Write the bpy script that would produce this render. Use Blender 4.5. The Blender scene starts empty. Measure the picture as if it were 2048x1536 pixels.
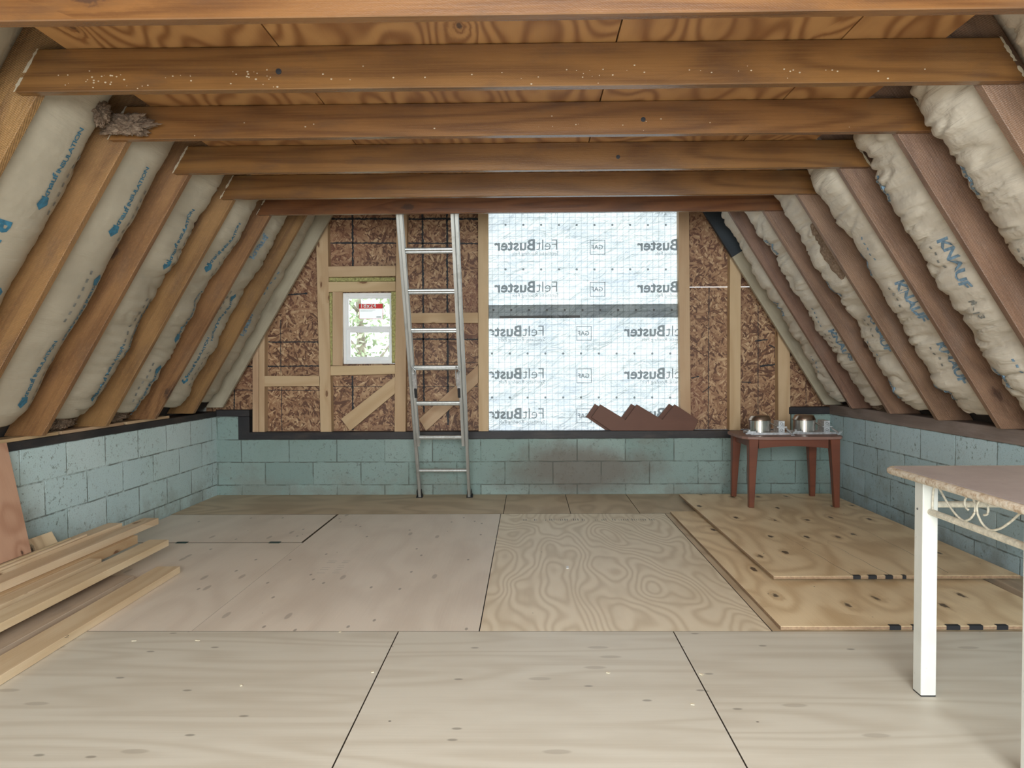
import bpy, bmesh, math, random
from mathutils import Vector, Matrix, noise
random.seed(7)
R = math.radians
scn = bpy.context.scene
COL = scn.collection

# ------------------------------------------------------------------ camera, exposure, world, lights
FPX, H = 1420.0, 1.19
yaw, pitch, roll = math.atan(22 / FPX), math.atan(40 / FPX), 0.0055
fw = Vector((-math.sin(yaw) * math.cos(pitch), math.cos(yaw) * math.cos(pitch), -math.sin(pitch)))
rt = fw.cross(Vector((0, 0, 1))).normalized()
up = rt.cross(fw)
rt2 = rt * math.cos(roll) - up * math.sin(roll)
up2 = up * math.cos(roll) + rt * math.sin(roll)
cam_d = bpy.data.cameras.new('camera')
cam = bpy.data.objects.new('camera', cam_d)
COL.objects.link(cam)
cam_d.sensor_width = 36
cam_d.lens = 36 * FPX / 2048
cam_d.shift_x = -11 / 2048
cam_d.clip_start = 0.05
cam_d.clip_end = 200
M4 = Matrix((rt2, up2, -fw)).transposed().to_4x4()
M4.translation = Vector((0, 0, H))
cam.matrix_world = M4
scn.camera = cam
vs = scn.view_settings
scn.display_settings.display_device = 'sRGB'
vs.view_transform = 'Standard'
vs.look = 'None'
vs.gamma = 1
vs.use_curve_mapping = False
vs.exposure = 0.1
try:
    scn.cycles.use_denoising = True
    scn.cycles.max_bounces = 10
    scn.cycles.diffuse_bounces = 6
    scn.cycles.transmission_bounces = 6
    scn.cycles.transparent_max_bounces = 8
    scn.cycles.sample_clamp_indirect = 6
except Exception:
    pass

world = bpy.data.worlds.new('sky')
scn.world = world
world.use_nodes = True
bg = world.node_tree.nodes['Background']
bg.inputs[0].default_value = (0.90, 0.965, 1.0, 1)
bg.inputs[1].default_value = 3.7


def area(name, loc, rot, sx, sy, power, color):
    d = bpy.data.lights.new(name, 'AREA')
    d.shape = 'RECTANGLE'
    d.size, d.size_y = sx, sy
    d.energy = power
    d.color = color
    o = bpy.data.objects.new(name, d)
    COL.objects.link(o)
    o.location = loc
    o.rotation_euler = rot
    return o


# daylight entering by the wide opening in the near gable behind the camera
area('daylight_opening', (0.15, -1.40, 1.62), (R(62), 0, 0), 3.0, 1.5, 240, (0.925, 0.985, 1.0))


def ray(px, py):
    a = (px - 1024 - 11) / FPX
    b = (768 - py) / FPX
    return fw + rt2 * a + up2 * b


def at(px, py, Y):
    d = ray(px, py)
    t = Y / d.y
    return Vector((d.x * t, Y, H + d.z * t))


def atz(px, py, z):
    d = ray(px, py)
    t = (z - H) / d.z
    return Vector((d.x * t, d.y * t, z))


def atx(px, py, X):
    d = ray(px, py)
    t = X / d.x
    return Vector((X, d.y * t, H + d.z * t))


# ------------------------------------------------------------------ node helper
class NT:
    def __init__(s, name):
        s.m = bpy.data.materials.new(name)
        s.m.use_nodes = True
        s.t = s.m.node_tree
        s.t.nodes.clear()
        s.out = s.t.nodes.new('ShaderNodeOutputMaterial')

    def n(s, typ, ins=None, **at_):
        nd = s.t.nodes.new('ShaderNode' + typ)
        for k, v in at_.items():
            setattr(nd, k, v)
        for k, v in (ins or {}).items():
            s.set(nd.inputs[k], v)
        return nd

    def set(s, sock, v):
        if isinstance(v, bpy.types.NodeSocket):
            s.t.links.new(v, sock)
        elif isinstance(v, tuple) and sock.type == 'RGBA' and len(v) == 3:
            sock.default_value = (*v, 1)
        else:
            sock.default_value = v

    def math(s, op, a, b=0.0, c=0.0, clamp=False):
        nd = s.n('Math', operation=op, use_clamp=clamp)
        s.set(nd.inputs[0], a)
        s.set(nd.inputs[1], b)
        s.set(nd.inputs[2], c)
        return nd.outputs[0]

    def vmath(s, op, a, b=(0, 0, 0)):
        nd = s.n('VectorMath', operation=op)
        s.set(nd.inputs[0], a)
        s.set(nd.inputs[1], b)
        return nd.outputs[0]

    def mix(s, f, a, b, mode='MIX'):
        nd = s.n('Mix', data_type='RGBA', blend_type=mode)
        s.set(nd.inputs['Factor'], f)
        s.set(nd.inputs[6], a)
        s.set(nd.inputs[7], b)
        return nd.outputs[2]

    def ramp(s, f, stops, interp='LINEAR'):
        nd = s.n('ValToRGB')
        nd.color_ramp.interpolation = interp
        e = nd.color_ramp.elements
        while len(e) < len(stops):
            e.new(0.5)
        for i, (p, c) in enumerate(stops):
            e[i].position = p
            if isinstance(c, (int, float)):
                c = (c, c, c)
            e[i].color = (*c, 1)
        s.set(nd.inputs[0], f)
        return nd.outputs[0]

    def step(s, v, lo, hi):
        nd = s.n('MapRange', interpolation_type='SMOOTHSTEP')
        s.set(nd.inputs[0], v)
        s.set(nd.inputs[1], lo)
        s.set(nd.inputs[2], hi)
        return nd.outputs[0]

    def coord(s, kind='Object'):
        return s.n('TexCoord').outputs[kind]

    def scale(s, v, sc, loc=(0, 0, 0), rot=(0, 0, 0)):
        nd = s.n('Mapping')
        s.set(nd.inputs[0], v)
        nd.inputs['Scale'].default_value = sc
        nd.inputs['Location'].default_value = loc
        nd.inputs['Rotation'].default_value = rot
        return nd.outputs[0]

    def noise(s, v, sc, det=2.0, rough=0.5, dist=0.0, out=0):
        nd = s.n('TexNoise')
        s.set(nd.inputs['Vector'], v)
        nd.inputs['Scale'].default_value = sc
        nd.inputs['Detail'].default_value = det
        nd.inputs['Roughness'].default_value = rough
        nd.inputs['Distortion'].default_value = dist
        return nd.outputs[out]

    def voro(s, v, sc, rnd=1.0, dim='3D', feature='F1'):
        nd = s.n('TexVoronoi', voronoi_dimensions=dim, feature=feature)
        s.set(nd.inputs['Vector'], v)
        nd.inputs['Scale'].default_value = sc
        nd.inputs['Randomness'].default_value = rnd
        return nd

    def sep(s, v):
        nd = s.n('SeparateXYZ')
        s.set(nd.inputs[0], v)
        return nd.outputs

    def comb(s, x, y, z):
        nd = s.n('CombineXYZ')
        s.set(nd.inputs[0], x)
        s.set(nd.inputs[1], y)
        s.set(nd.inputs[2], z)
        return nd.outputs[0]

    def rnd(s):
        return s.n('ObjectInfo').outputs['Random']

    def bsdf(s, color, rough=0.7, bump=None, bs=0.3, bd=0.01, metal=0.0, spec=0.5, **kw):
        p = s.n('BsdfPrincipled')
        s.set(p.inputs['Base Color'], color)
        s.set(p.inputs['Roughness'], rough)
        s.set(p.inputs['Metallic'], metal)
        s.set(p.inputs['Specular IOR Level'], spec)
        for k, v in kw.items():
            s.set(p.inputs[k.replace('_', ' ')], v)
        if bump is not None:
            b = s.n('Bump')
            b.inputs['Strength'].default_value = bs
            b.inputs['Distance'].default_value = bd
            s.set(b.inputs['Height'], bump)
            s.t.links.new(b.outputs[0], p.inputs['Normal'])
        s.t.links.new(p.outputs[0], s.out.inputs[0])
        return s.m


def plain(name, col, rough=0.6, metal=0.0, spec=0.5, var=0.08, sc=8, bump=0.0):
    s = NT(name)
    o = s.coord()
    n = s.noise(o, sc, 4, 0.6)
    dk = tuple(c * (1 - var * 2) for c in col)
    lt = tuple(min(1, c * (1 + var * 2)) for c in col)
    c = s.ramp(n, [(0.3, dk), (0.7, lt)])
    return s.bsdf(c, rough, bump=n if bump else None, bs=bump, metal=metal, spec=spec)


def wood(name, light, dark, sx=0.7, sy=9.0, rings=14.0, amt=0.6, fine=0.35, knots=0.0, knot_col=(0.06, 0.03, 0.02),
         ksx=1.6, ksy=5.0, krad=0.10, krnd=0.9, rough=0.65, spec=0.35, dirt=0.0, dirt_col=(0.1, 0.07, 0.05), bump=0.25,
         hue=0.0, specks=0.0, patch=0.0, patch_col=(0.3, 0.3, 0.3), saw=0.0, flat2d=False, wax=0.0):
    """timber: grain runs along the object's x axis"""
    s = NT(name)
    o = s.coord()
    r = s.rnd()
    x, y, z = s.sep(o)
    off = s.math('MULTIPLY', r, 37.3)
    xo = s.math('ADD', x, off)
    base = s.comb(s.math('MULTIPLY', xo, sx), s.math('MULTIPLY', y, sy * 0.42), s.math('MULTIPLY', z, sy * 0.42))
    field = s.noise(base, 1.0, 1.5, 0.45)
    yz = y if flat2d else s.math('ADD', y, z)
    kv = s.comb(s.math('MULTIPLY', xo, ksx), s.math('ADD', s.math('MULTIPLY', yz, ksy), s.math('MULTIPLY', r, 11.0)), 0.0)
    kn = s.noise(s.scale(o, (14, 34, 34)), 1.0, 4, 0.7)
    vor = s.voro(kv, 1.0, krnd, '2D')
    kd = s.math('ADD', vor.outputs['Distance'], s.math('MULTIPLY', s.math('SUBTRACT', kn, 0.5), krad * 2.4))
    kr = s.sep(vor.outputs['Color'])[0]
    kon = s.math('LESS_THAN', kr, knots)
    near = s.math('MULTIPLY', s.math('EXPONENT', s.math('MULTIPLY', kd, -0.5 / krad)), kon)
    fld = s.math('ADD', field, s.math('MULTIPLY', near, 0.20))
    rg = s.math('SINE', s.math('MULTIPLY', fld, rings * 6.283))
    rg = s.math('MULTIPLY_ADD', rg, 0.5, 0.5)
    rg = s.math('POWER', rg, 1.6)
    streak = s.noise(s.comb(s.math('MULTIPLY', xo, 2.5), s.math('MULTIPLY', y, 110), s.math('MULTIPLY', z, 110)), 1.0, 4, 0.65)
    f = s.math('ADD', s.math('MULTIPLY', rg, amt), s.math('MULTIPLY', s.math('SUBTRACT', streak, 0.5), fine * 2.2), clamp=True)
    col = s.mix(f, light, dark)
    blot = s.noise(s.comb(s.math('MULTIPLY', xo, 1.2), s.math('MULTIPLY', y, 3.0), z), 1.3, 3, 0.6)
    col = s.mix(s.math('MULTIPLY', s.step(blot, 0.45, 0.72), 0.45), col, dark)
    if hue:
        hs = s.n('HueSaturation')
        s.set(hs.inputs['Hue'], s.math('MULTIPLY_ADD', r, hue * 0.12, 0.5 - hue * 0.06))
        s.set(hs.inputs['Value'], s.math('MULTIPLY_ADD', r, hue, 1 - hue * 0.5))
        s.set(hs.inputs['Color'], col)
        col = hs.outputs[0]
    if patch:
        pv = s.comb(s.math('MULTIPLY', xo, 1.6), s.math('MULTIPLY', y, 5.2), 0.0)
        pvo = s.voro(pv, 1.9, 1.0, '2D')
        pc = s.sep(pvo.outputs['Color'])
        pon = s.math('LESS_THAN', pc[1], patch)
        pd = pvo.outputs['Distance']
        inside = s.math('MULTIPLY', s.math('SUBTRACT', 1.0, s.step(pd, 0.10, 0.16)), pon)
        col = s.mix(s.math('MULTIPLY', inside, 0.5), col, patch_col)
        small = s.voro(s.comb(s.math('MULTIPLY', xo, 3.5), s.math('MULTIPLY', y, 8.0), 0.0), 1.6, 1.0, '2D')
        sc_ = s.sep(small.outputs['Color'])
        son = s.math('LESS_THAN', sc_[2], patch * 0.8)
        sin_ = s.math('MULTIPLY', s.math('SUBTRACT', 1.0, s.step(small.outputs['Distance'], 0.06, 0.12)), son)
        col = s.mix(s.math('MULTIPLY', sin_, 0.6), col, tuple(c * 0.45 for c in patch_col))
    if knots:
        core = s.math('MULTIPLY', s.math('SUBTRACT', 1.0, s.step(kd, krad * 0.45, krad)), kon)
        halo = s.math('MULTIPLY', s.math('SUBTRACT', 1.0, s.step(kd, krad * 0.8, krad * 2.4)), kon)
        col = s.mix(s.math('MULTIPLY', halo, 0.28), col, dark)
        col = s.mix(s.math('MULTIPLY', core, 0.88), col, knot_col)
    if dirt:
        dn = s.noise(s.scale(o, (1.4, 4, 4)), 2.2, 5, 0.65)
        col = s.mix(s.math('MULTIPLY', s.step(dn, 0.48, 0.75), dirt), col, dirt_col)
    if specks:
        sv = s.voro(s.scale(o, (1, 1.6, 1.6)), 9.0)
        on = s.math('LESS_THAN', s.sep(sv.outputs['Color'])[0], specks)
        ds = s.math('MULTIPLY', s.math('SUBTRACT', 1.0, s.step(sv.outputs['Distance'], 0.03, 0.07)), on)
        col = s.mix(ds, col, (0.05, 0.04, 0.03))
    bh = streak
    if saw:
        w = s.n('TexWave', {'Scale': 60.0, 'Distortion': 2.0, 'Detail': 2.0, 'Detail Scale': 3.0}, bands_direction='DIAGONAL')
        s.set(w.inputs['Vector'], s.comb(xo, y, s.math('MULTIPLY', z, 1.5)))
        bh = s.math('ADD', streak, s.math('MULTIPLY', w.outputs['Fac'], saw))
        wn = s.noise(s.scale(o, (45, 130, 130)), 1.0, 3, 0.65)
        col = s.mix(s.math('MULTIPLY', s.step(wn, 0.5, 0.7), 0.35 * saw), col, tuple(min(1, c * 1.9) for c in light))
        bh = s.math('ADD', bh, wn)
    return s.bsdf(col, rough, bump=bh, bs=bump, bd=0.004, spec=spec)


MAT = {}
MAT['collar'] = wood('stained_beam', (0.215, 0.098, 0.031), (0.09, 0.036, 0.012), sx=0.5, sy=11, rings=7, amt=0.6, fine=0.6, knots=0.2, ksx=1.0, ksy=3,
                     krad=0.07, dirt=0.45, dirt_col=(0.09, 0.05, 0.03), hue=0.2, rough=0.27, spec=1.0, saw=0.12, bump=0.13)
MAT['rafter'] = wood('rough_sawn_rafter', (0.29, 0.15, 0.058), (0.12, 0.052, 0.02), sx=0.6, sy=10, rings=6, amt=0.5, fine=0.65, knots=0.16, ksx=1.2, ksy=3,
                     krad=0.07, dirt=0.4, dirt_col=(0.15, 0.09, 0.055), hue=0.12, rough=0.5, spec=0.5, saw=0.5, bump=0.7)
MAT['rafter_right'] = wood('dusty_rough_sawn_rafter', (0.235, 0.135, 0.085), (0.115, 0.06, 0.037), sx=0.6, sy=10, rings=6, amt=0.5, fine=0.55, knots=0.16, ksx=1.2, ksy=3,
                     krad=0.07, dirt=0.5, dirt_col=(0.20, 0.14, 0.11), hue=0.12, rough=0.42, spec=0.6, saw=0.35, bump=0.6)
MAT['grey_timber'] = wood('weathered_timber', (0.42, 0.37, 0.27), (0.29, 0.25, 0.18), sx=0.6, sy=6, rings=5, amt=0.4, dirt=0.4, dirt_col=(0.17, 0.14, 0.1))
MAT['black_timber'] = wood('charred_timber', (0.03, 0.04, 0.05), (0.012, 0.014, 0.018), sx=0.6, sy=6, rings=5, amt=0.4, rough=0.6)
MAT['stud'] = wood('new_pine_stud', (0.60, 0.43, 0.26), (0.46, 0.29, 0.155), sx=0.5, sy=10, rings=5, amt=0.5, fine=0.25, knots=0.35, ksx=2.0, ksy=5,
                   krad=0.075, knot_col=(0.16, 0.07, 0.03), hue=0.14, specks=0.12)
MAT['lumber'] = wood('pale_pine_lumber', (0.74, 0.60, 0.40), (0.58, 0.42, 0.24), sx=0.45, sy=11, rings=6, amt=0.55, fine=0.22, knots=0.30, ksx=1.6, ksy=4,
                     krad=0.07, knot_col=(0.24, 0.13, 0.07), hue=0.13, specks=0.05)
MAT['lumber_grey'] = wood('dusty_pine_lumber', (0.52, 0.42, 0.31), (0.36, 0.27, 0.19), sx=0.45, sy=11, rings=6, amt=0.55, fine=0.25, knots=0.25, ksx=1.6,
                          ksy=4, krad=0.07, hue=0.13, dirt=0.4, dirt_col=(0.25, 0.2, 0.16))
MAT['ceiling'] = wood('varnished_plywood', (0.50, 0.27, 0.105), (0.24, 0.10, 0.032), sx=1.0, sy=6.0, rings=14, amt=0.9, fine=0.12, rough=0.42, spec=0.5,
                      knots=0.1, ksx=1.5, ksy=3, krad=0.05, flat2d=True, bump=0.05)
PLY = dict(flat2d=True, bump=0.08, rough=0.48, spec=0.55, specks=0.10)
MAT['ply_grey'] = wood('pinkish_grey_plywood', (0.79, 0.705, 0.60), (0.65, 0.56, 0.465), sx=0.7, sy=4.2, rings=6, amt=0.45, fine=0.35, patch=0.14,
                       patch_col=(0.30, 0.25, 0.2), **PLY)
MAT['ply_pale'] = wood('pale_plywood', (0.66, 0.625, 0.535), (0.535, 0.485, 0.395), sx=0.42, sy=9, rings=9, amt=0.6, fine=0.4, patch=0.10,
                       patch_col=(0.36, 0.32, 0.26), **PLY)
MAT['ply_fir'] = wood('fir_grain_plywood', (0.84, 0.735, 0.56), (0.64, 0.525, 0.36), sx=1.0, sy=6.5, rings=20, amt=0.8, fine=0.10, **PLY)
MAT['ply_brown'] = wood('brown_plywood', (0.60, 0.47, 0.31), (0.42, 0.305, 0.185), sx=1.0, sy=4.5, rings=7, amt=0.7, fine=0.2, **PLY)
MAT['ply_knotty'] = wood('knotty_yellow_plywood', (0.90, 0.715, 0.46), (0.60, 0.41, 0.21), sx=0.9, sy=4.6, rings=8, amt=0.6, fine=0.25, knots=0.62,
                         ksx=2.1, ksy=4.6, krad=0.09, krnd=0.6, knot_col=(0.05, 0.028, 0.018), **PLY)
MAT['ply_red'] = wood('reddish_plywood', (0.55, 0.33, 0.22), (0.40, 0.21, 0.13), sx=2.2, sy=5, rings=8, amt=0.7, fine=0.2, knots=0.2, ksx=3, ksy=5, krad=0.06,
                      flat2d=True, bump=0.1)
MAT['cherry'] = wood('red_brown_furniture_wood', (0.17, 0.052, 0.026), (0.10, 0.028, 0.015), sx=0.8, sy=8, rings=5, amt=0.4, rough=0.4, spec=0.5, bump=0.08)
MAT['cherry_top'] = wood('dusty_red_brown_tabletop', (0.27, 0.16, 0.13), (0.20, 0.10, 0.075), sx=0.8, sy=8, rings=5, amt=0.4, rough=0.5, bump=0.08)
MAT['stringer'] = wood('brown_painted_stringer', (0.15, 0.066, 0.042), (0.10, 0.042, 0.028), sx=0.6, sy=7, rings=4, amt=0.3, rough=0.55, bump=0.15)
MAT['sill_black'] = wood('tarred_sill', (0.035, 0.032, 0.033), (0.012, 0.012, 0.016), sx=0.7, sy=8, rings=5, amt=0.5, rough=0.5, dirt=0.3,
                         dirt_col=(0.12, 0.09, 0.07), bump=0.4)
MAT['sill_grey'] = wood('dusty_sill', (0.24, 0.19, 0.165), (0.13, 0.095, 0.08), sx=0.7, sy=8, rings=5, amt=0.5, dirt=0.5, dirt_col=(0.30, 0.25, 0.23), bump=0.5)
MAT['dark_deck'] = plain('dark_roof_board', (0.06, 0.05, 0.042), 0.9, var=0.3, sc=5)
MAT['edge_ply'] = plain('plywood_edge', (0.40, 0.29, 0.18), 0.7, var=0.15, sc=60)
MAT['gap_shade'] = plain('panel_gap_shade', (0.10, 0.075, 0.05), 0.9)  # panel sides coloured dark to stand in for shade inside the seams
MAT['black'] = plain('black_paint_mark', (0.015, 0.016, 0.02), 0.6)
MAT['rubber'] = plain('black_rubber', (0.02, 0.02, 0.022), 0.6)
MAT['hinge'] = plain('green_black_hinge_metal', (0.03, 0.06, 0.055), 0.45, metal=0.4)
MAT['foam'] = plain('yellow_spray_foam', (0.86, 0.76, 0.34), 0.8, var=0.18, sc=60, bump=0.8)
MAT['vinyl'] = plain('white_vinyl', (0.90, 0.92, 0.93), 0.35, var=0.02)
MAT['paper'] = plain('white_paper', (0.85, 0.86, 0.86), 0.7, var=0.03)
MAT['red_print'] = plain('red_print', (0.75, 0.04, 0.04), 0.6, var=0.02)
MAT['dark_print'] = plain('dark_print', (0.1, 0.1, 0.1), 0.7)
MAT['blue_print'] = plain('blue_ink', (0.035, 0.15, 0.23), 0.7, var=0.2, sc=40)
MAT['blue_pale'] = plain('faded_blue_ink', (0.16, 0.25, 0.33), 0.7, var=0.25, sc=40)
MAT['grey_print'] = plain('faded_grey_ink', (0.20, 0.20, 0.18), 0.7, var=0.2, sc=40)
MAT['steel'] = plain('brushed_steel', (0.62, 0.60, 0.56), 0.22, metal=1.0, var=0.1, sc=5)
MAT['galv'] = plain('galvanised_steel', (0.66, 0.68, 0.70), 0.4, metal=0.8, var=0.15, sc=40)
MAT['copper'] = plain('tarnished_copper_cap', (0.50, 0.40, 0.33), 0.28, metal=1.0, var=0.1, sc=9)
MAT['cream'] = plain('worn_cream_paint', (0.62, 0.58, 0.47), 0.45, var=0.12, sc=70)
MAT['grass'] = plain('outdoor_ground', (0.16, 0.17, 0.09), 0.9, var=0.3, sc=3)
MAT['leaf'] = plain('pale_green_leaves', (0.46, 0.55, 0.34), 0.7, var=0.3, sc=3)
MAT['bark'] = plain('grey_bark', (0.30, 0.25, 0.20), 0.9, var=0.2, sc=12)
MAT['fleck'] = plain('dull_paint_fleck', (0.50, 0.40, 0.27), 0.8)
MAT['pale_chip'] = plain('pale_wood_chip', (0.75, 0.68, 0.52), 0.8)


def m_alu():
    s = NT('dull_aluminium')
    o = s.coord()
    n = s.noise(s.scale(o, (60, 60, 3)), 1.0, 4, 0.6)
    n2 = s.noise(o, 9, 4, 0.6)
    c = s.ramp(n, [(0.3, (0.52, 0.54, 0.53)), (0.7, (0.70, 0.72, 0.70))])
    c = s.mix(s.math('MULTIPLY', s.step(n2, 0.55, 0.7), 0.4), c, (0.36, 0.36, 0.33))
    return s.bsdf(c, 0.42, metal=0.75, bump=n, bs=0.08)


MAT['alu'] = m_alu()


def m_white_leg():
    s = NT('chipped_white_paint')
    o = s.coord()
    v = s.noise(s.scale(o, (60, 60, 25)), 1.0, 5, 0.7)
    n2 = s.noise(o, 5, 3, 0.6)
    c = s.ramp(n2, [(0.3, (0.62, 0.63, 0.58)), (0.7, (0.72, 0.73, 0.68))])
    c = s.mix(s.math('MULTIPLY', s.step(v, 0.66, 0.74), 0.7), c, (0.30, 0.28, 0.24))
    return s.bsdf(c, 0.35, bump=v, bs=0.1)


MAT['white_leg'] = m_white_leg()


def m_laminate():
    s = NT('mauve_grey_laminate')
    o = s.coord()
    n = s.noise(o, 7, 5, 0.6)
    n2 = s.noise(o, 60, 3, 0.6)
    c = s.ramp(n, [(0.3, (0.42, 0.37, 0.37)), (0.7, (0.52, 0.465, 0.455))])
    c = s.mix(s.math('MULTIPLY', s.step(n2, 0.6, 0.75), 0.4), c, (0.25, 0.19, 0.16))
    return s.bsdf(c, 0.38, spec=0.5)


MAT['laminate'] = m_laminate()


def m_worn_edge():
    s = NT('worn_cream_edge')
    o = s.coord()
    n2 = s.noise(o, 55, 5, 0.7)
    c = s.ramp(n2, [(0.4, (0.66, 0.60, 0.50)), (0.52, (0.55, 0.46, 0.35)), (0.66, (0.36, 0.25, 0.16))])
    return s.bsdf(c, 0.5, bump=n2, bs=0.3)


MAT['worn_edge'] = m_worn_edge()


def m_osb():
    s = NT('oriented_strand_board')
    o = s.coord()
    wv = s.vmath('ADD', o, s.vmath('SCALE', s.noise(o, 6, 2, 0.5, out=1)))
    x, y, z = s.sep(o)
    nc = s.noise(o, 7, 2, 0.5, out=1)
    nx, ny, nz = s.sep(nc)
    best = None
    for k, (ang, a, b) in enumerate([(0.5, 12, 48), (-0.6, 13, 52), (1.3, 14, 55), (-1.35, 17, 60), (0.0, 10, 44), (2.3, 20, 70), (0.9, 26, 85)]):
        xr = s.math('ADD', s.math('MULTIPLY', x, math.cos(ang)), s.math('MULTIPLY', z, math.sin(ang)))
        zr = s.math('ADD', s.math('MULTIPLY', x, -math.sin(ang)), s.math('MULTIPLY', z, math.cos(ang)))
        vx = s.math('ADD', s.math('MULTIPLY', xr, a), s.math('MULTIPLY', nx, 2.0))
        vy = s.math('ADD', s.math('MULTIPLY', zr, b), s.math('MULTIPLY', ny, 2.5))
        v = s.voro(s.comb(vx, vy, 0.0), 1.0, 1.0, '2D')
        c = s.sep(v.outputs['Color'])
        pri = c[0]
        val = s.math('SUBTRACT', c[1], s.math('MULTIPLY', v.outputs['Distance'], 0.45))
        if best is None:
            best, bv = pri, val
        else:
            gt = s.math('GREATER_THAN', pri, best)
            mx = s.n('Mix', data_type='FLOAT')
            s.set(mx.inputs[0], gt)
            s.set(mx.inputs[2], bv)
            s.set(mx.inputs[3], val)
            bv = mx.outputs[0]
            best = s.math('MAXIMUM', best, pri)
    big = s.noise(o, 2.2, 3, 0.6)
    bv2 = s.math('ADD', bv, s.math('MULTIPLY', s.math('SUBTRACT', big, 0.5), 0.35))
    c = s.ramp(bv2, [(0.0, (0.12, 0.05, 0.025)), (0.15, (0.24, 0.115, 0.055)), (0.4, (0.36, 0.20, 0.105)), (0.7, (0.47, 0.29, 0.155)), (0.97, (0.66, 0.47, 0.28))])
    red = s.noise(o, 1.1, 3, 0.6)
    c = s.mix(s.math('MULTIPLY', s.step(red, 0.48, 0.7), 0.4), c, (0.24, 0.085, 0.045))
    return s.bsdf(c, 0.55, bump=bv, bs=0.3, bd=0.003)


MAT['osb'] = m_osb()


def m_block(name, along, bl, off, ztop, ca, cb):
    """painted concrete block; along = world axis of the courses"""
    s = NT(name)
    o = s.coord()
    x, y, z = s.sep(o)
    u = x if along == 'x' else y
    wob = s.noise(o, 3.5, 3, 0.6)
    row = s.math('DIVIDE', s.math('SUBTRACT', ztop, s.math('ADD', z, s.math('MULTIPLY', s.math('SUBTRACT', wob, 0.5), 0.012))), 0.2085)
    ri = s.math('FLOOR', row)
    rf = s.math('FRACT', row)
    odd = s.math('MODULO', ri, 2.0)
    uu = s.math('ADD', s.math('DIVIDE', s.math('ADD', u, off), bl), s.math('MULTIPLY', odd, 0.5))
    uu = s.math('ADD', uu, s.math('MULTIPLY', s.math('SUBTRACT', wob, 0.5), 0.02))
    ui = s.math('FLOOR', uu)
    uf = s.math('FRACT', uu)
    dr = s.math('MULTIPLY', s.math('MINIMUM', rf, s.math('SUBTRACT', 1.0, rf)), 0.2085)
    du = s.math('MULTIPLY', s.math('MINIMUM', uf, s.math('SUBTRACT', 1.0, uf)), bl)
    d = s.math('MINIMUM', dr, du)
    joint = s.math('SUBTRACT', 1.0, s.step(d, 0.002, 0.007))
    jn = s.noise(o, 7, 4, 0.7)
    jstr = s.math('MULTIPLY', joint, s.step(jn, 0.34, 0.58))
    wn = s.n('TexWhiteNoise', noise_dimensions='2D')
    s.set(wn.inputs['Vector'], s.comb(ui, ri, 0.0))
    tone = wn.outputs['Value']
    col = s.mix(tone, ca, cb)
    g = s.noise(o, 1.5, 4, 0.6)
    col = s.mix(s.math('MULTIPLY', s.step(g, 0.45, 0.7), 0.4), col, tuple(c * k for c, k in zip(ca, (0.95, 0.97, 0.9))))
    # pitted surface specks
    pv = s.noise(o, 34, 4, 0.72)
    pit = s.step(pv, 0.585, 0.64)
    pv2 = s.noise(o, 130, 2, 0.6)
    pit2 = s.step(pv2, 0.60, 0.68)
    pm = s.noise(o, 2.0, 3, 0.6)
    col = s.mix(s.math('MULTIPLY', pit, s.math('MULTIPLY', s.step(pm, 0.38, 0.62), 0.7)), col, (0.14, 0.17, 0.15))
    col = s.mix(s.math('MULTIPLY', pit2, 0.5), col, (0.16, 0.20, 0.18))
    dn = s.noise(o, 1.3, 6, 0.68)
    col = s.mix(s.math('MULTIPLY', s.step(dn, 0.52, 0.72), 0.6), col, (0.19, 0.19, 0.155))
    low = s.math('SUBTRACT', 1.0, s.step(z, 0.0, 0.35))
    dn2 = s.noise(o, 2.7, 5, 0.7)
    col = s.mix(s.math('MULTIPLY', s.math('MULTIPLY', low, s.step(dn2, 0.42, 0.62)), 0.5), col, (0.22, 0.215, 0.18))
    if along == 'x':
        # soot stain on the two middle blocks
        dx = s.math('SUBTRACT', x, 0.45)
        dz = s.math('MULTIPLY', s.math('SUBTRACT', z, 0.22), 3.0)
        rr = s.math('SQRT', s.math('ADD', s.math('MULTIPLY', dx, dx), s.math('MULTIPLY', dz, dz)))
        rr = s.math('ADD', rr, s.math('MULTIPLY', s.math('SUBTRACT', dn2, 0.5), 1.0))
        col = s.mix(s.math('MULTIPLY', s.math('SUBTRACT', 1.0, s.step(rr, 0.3, 0.95)), 0.8), col, (0.15, 0.12, 0.095))
    col = s.mix(s.math('MULTIPLY', jstr, 0.8), col, (0.09, 0.10, 0.085))
    h = s.math('SUBTRACT', s.math('MULTIPLY', pv, 0.5), s.math('MULTIPLY', joint, 0.9))
    h = s.math('SUBTRACT', h, s.math('MULTIPLY', pit, 0.4))
    return s.bsdf(col, 0.6, bump=h, bs=0.55, bd=0.006, spec=0.4)


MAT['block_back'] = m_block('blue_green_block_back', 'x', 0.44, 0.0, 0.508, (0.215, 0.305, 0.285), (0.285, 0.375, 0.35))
MAT['block_left'] = m_block('blue_green_block_left', 'y', 0.405, -0.30, 0.722, (0.52, 0.68, 0.70), (0.61, 0.75, 0.76))  # side walls: cleaner paint, lightened further for the stronger light they catch
MAT['block_right'] = m_block('blue_green_block_right', 'y', 0.405, -0.12, 0.722, (0.40, 0.55, 0.60), (0.48, 0.62, 0.665))


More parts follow.
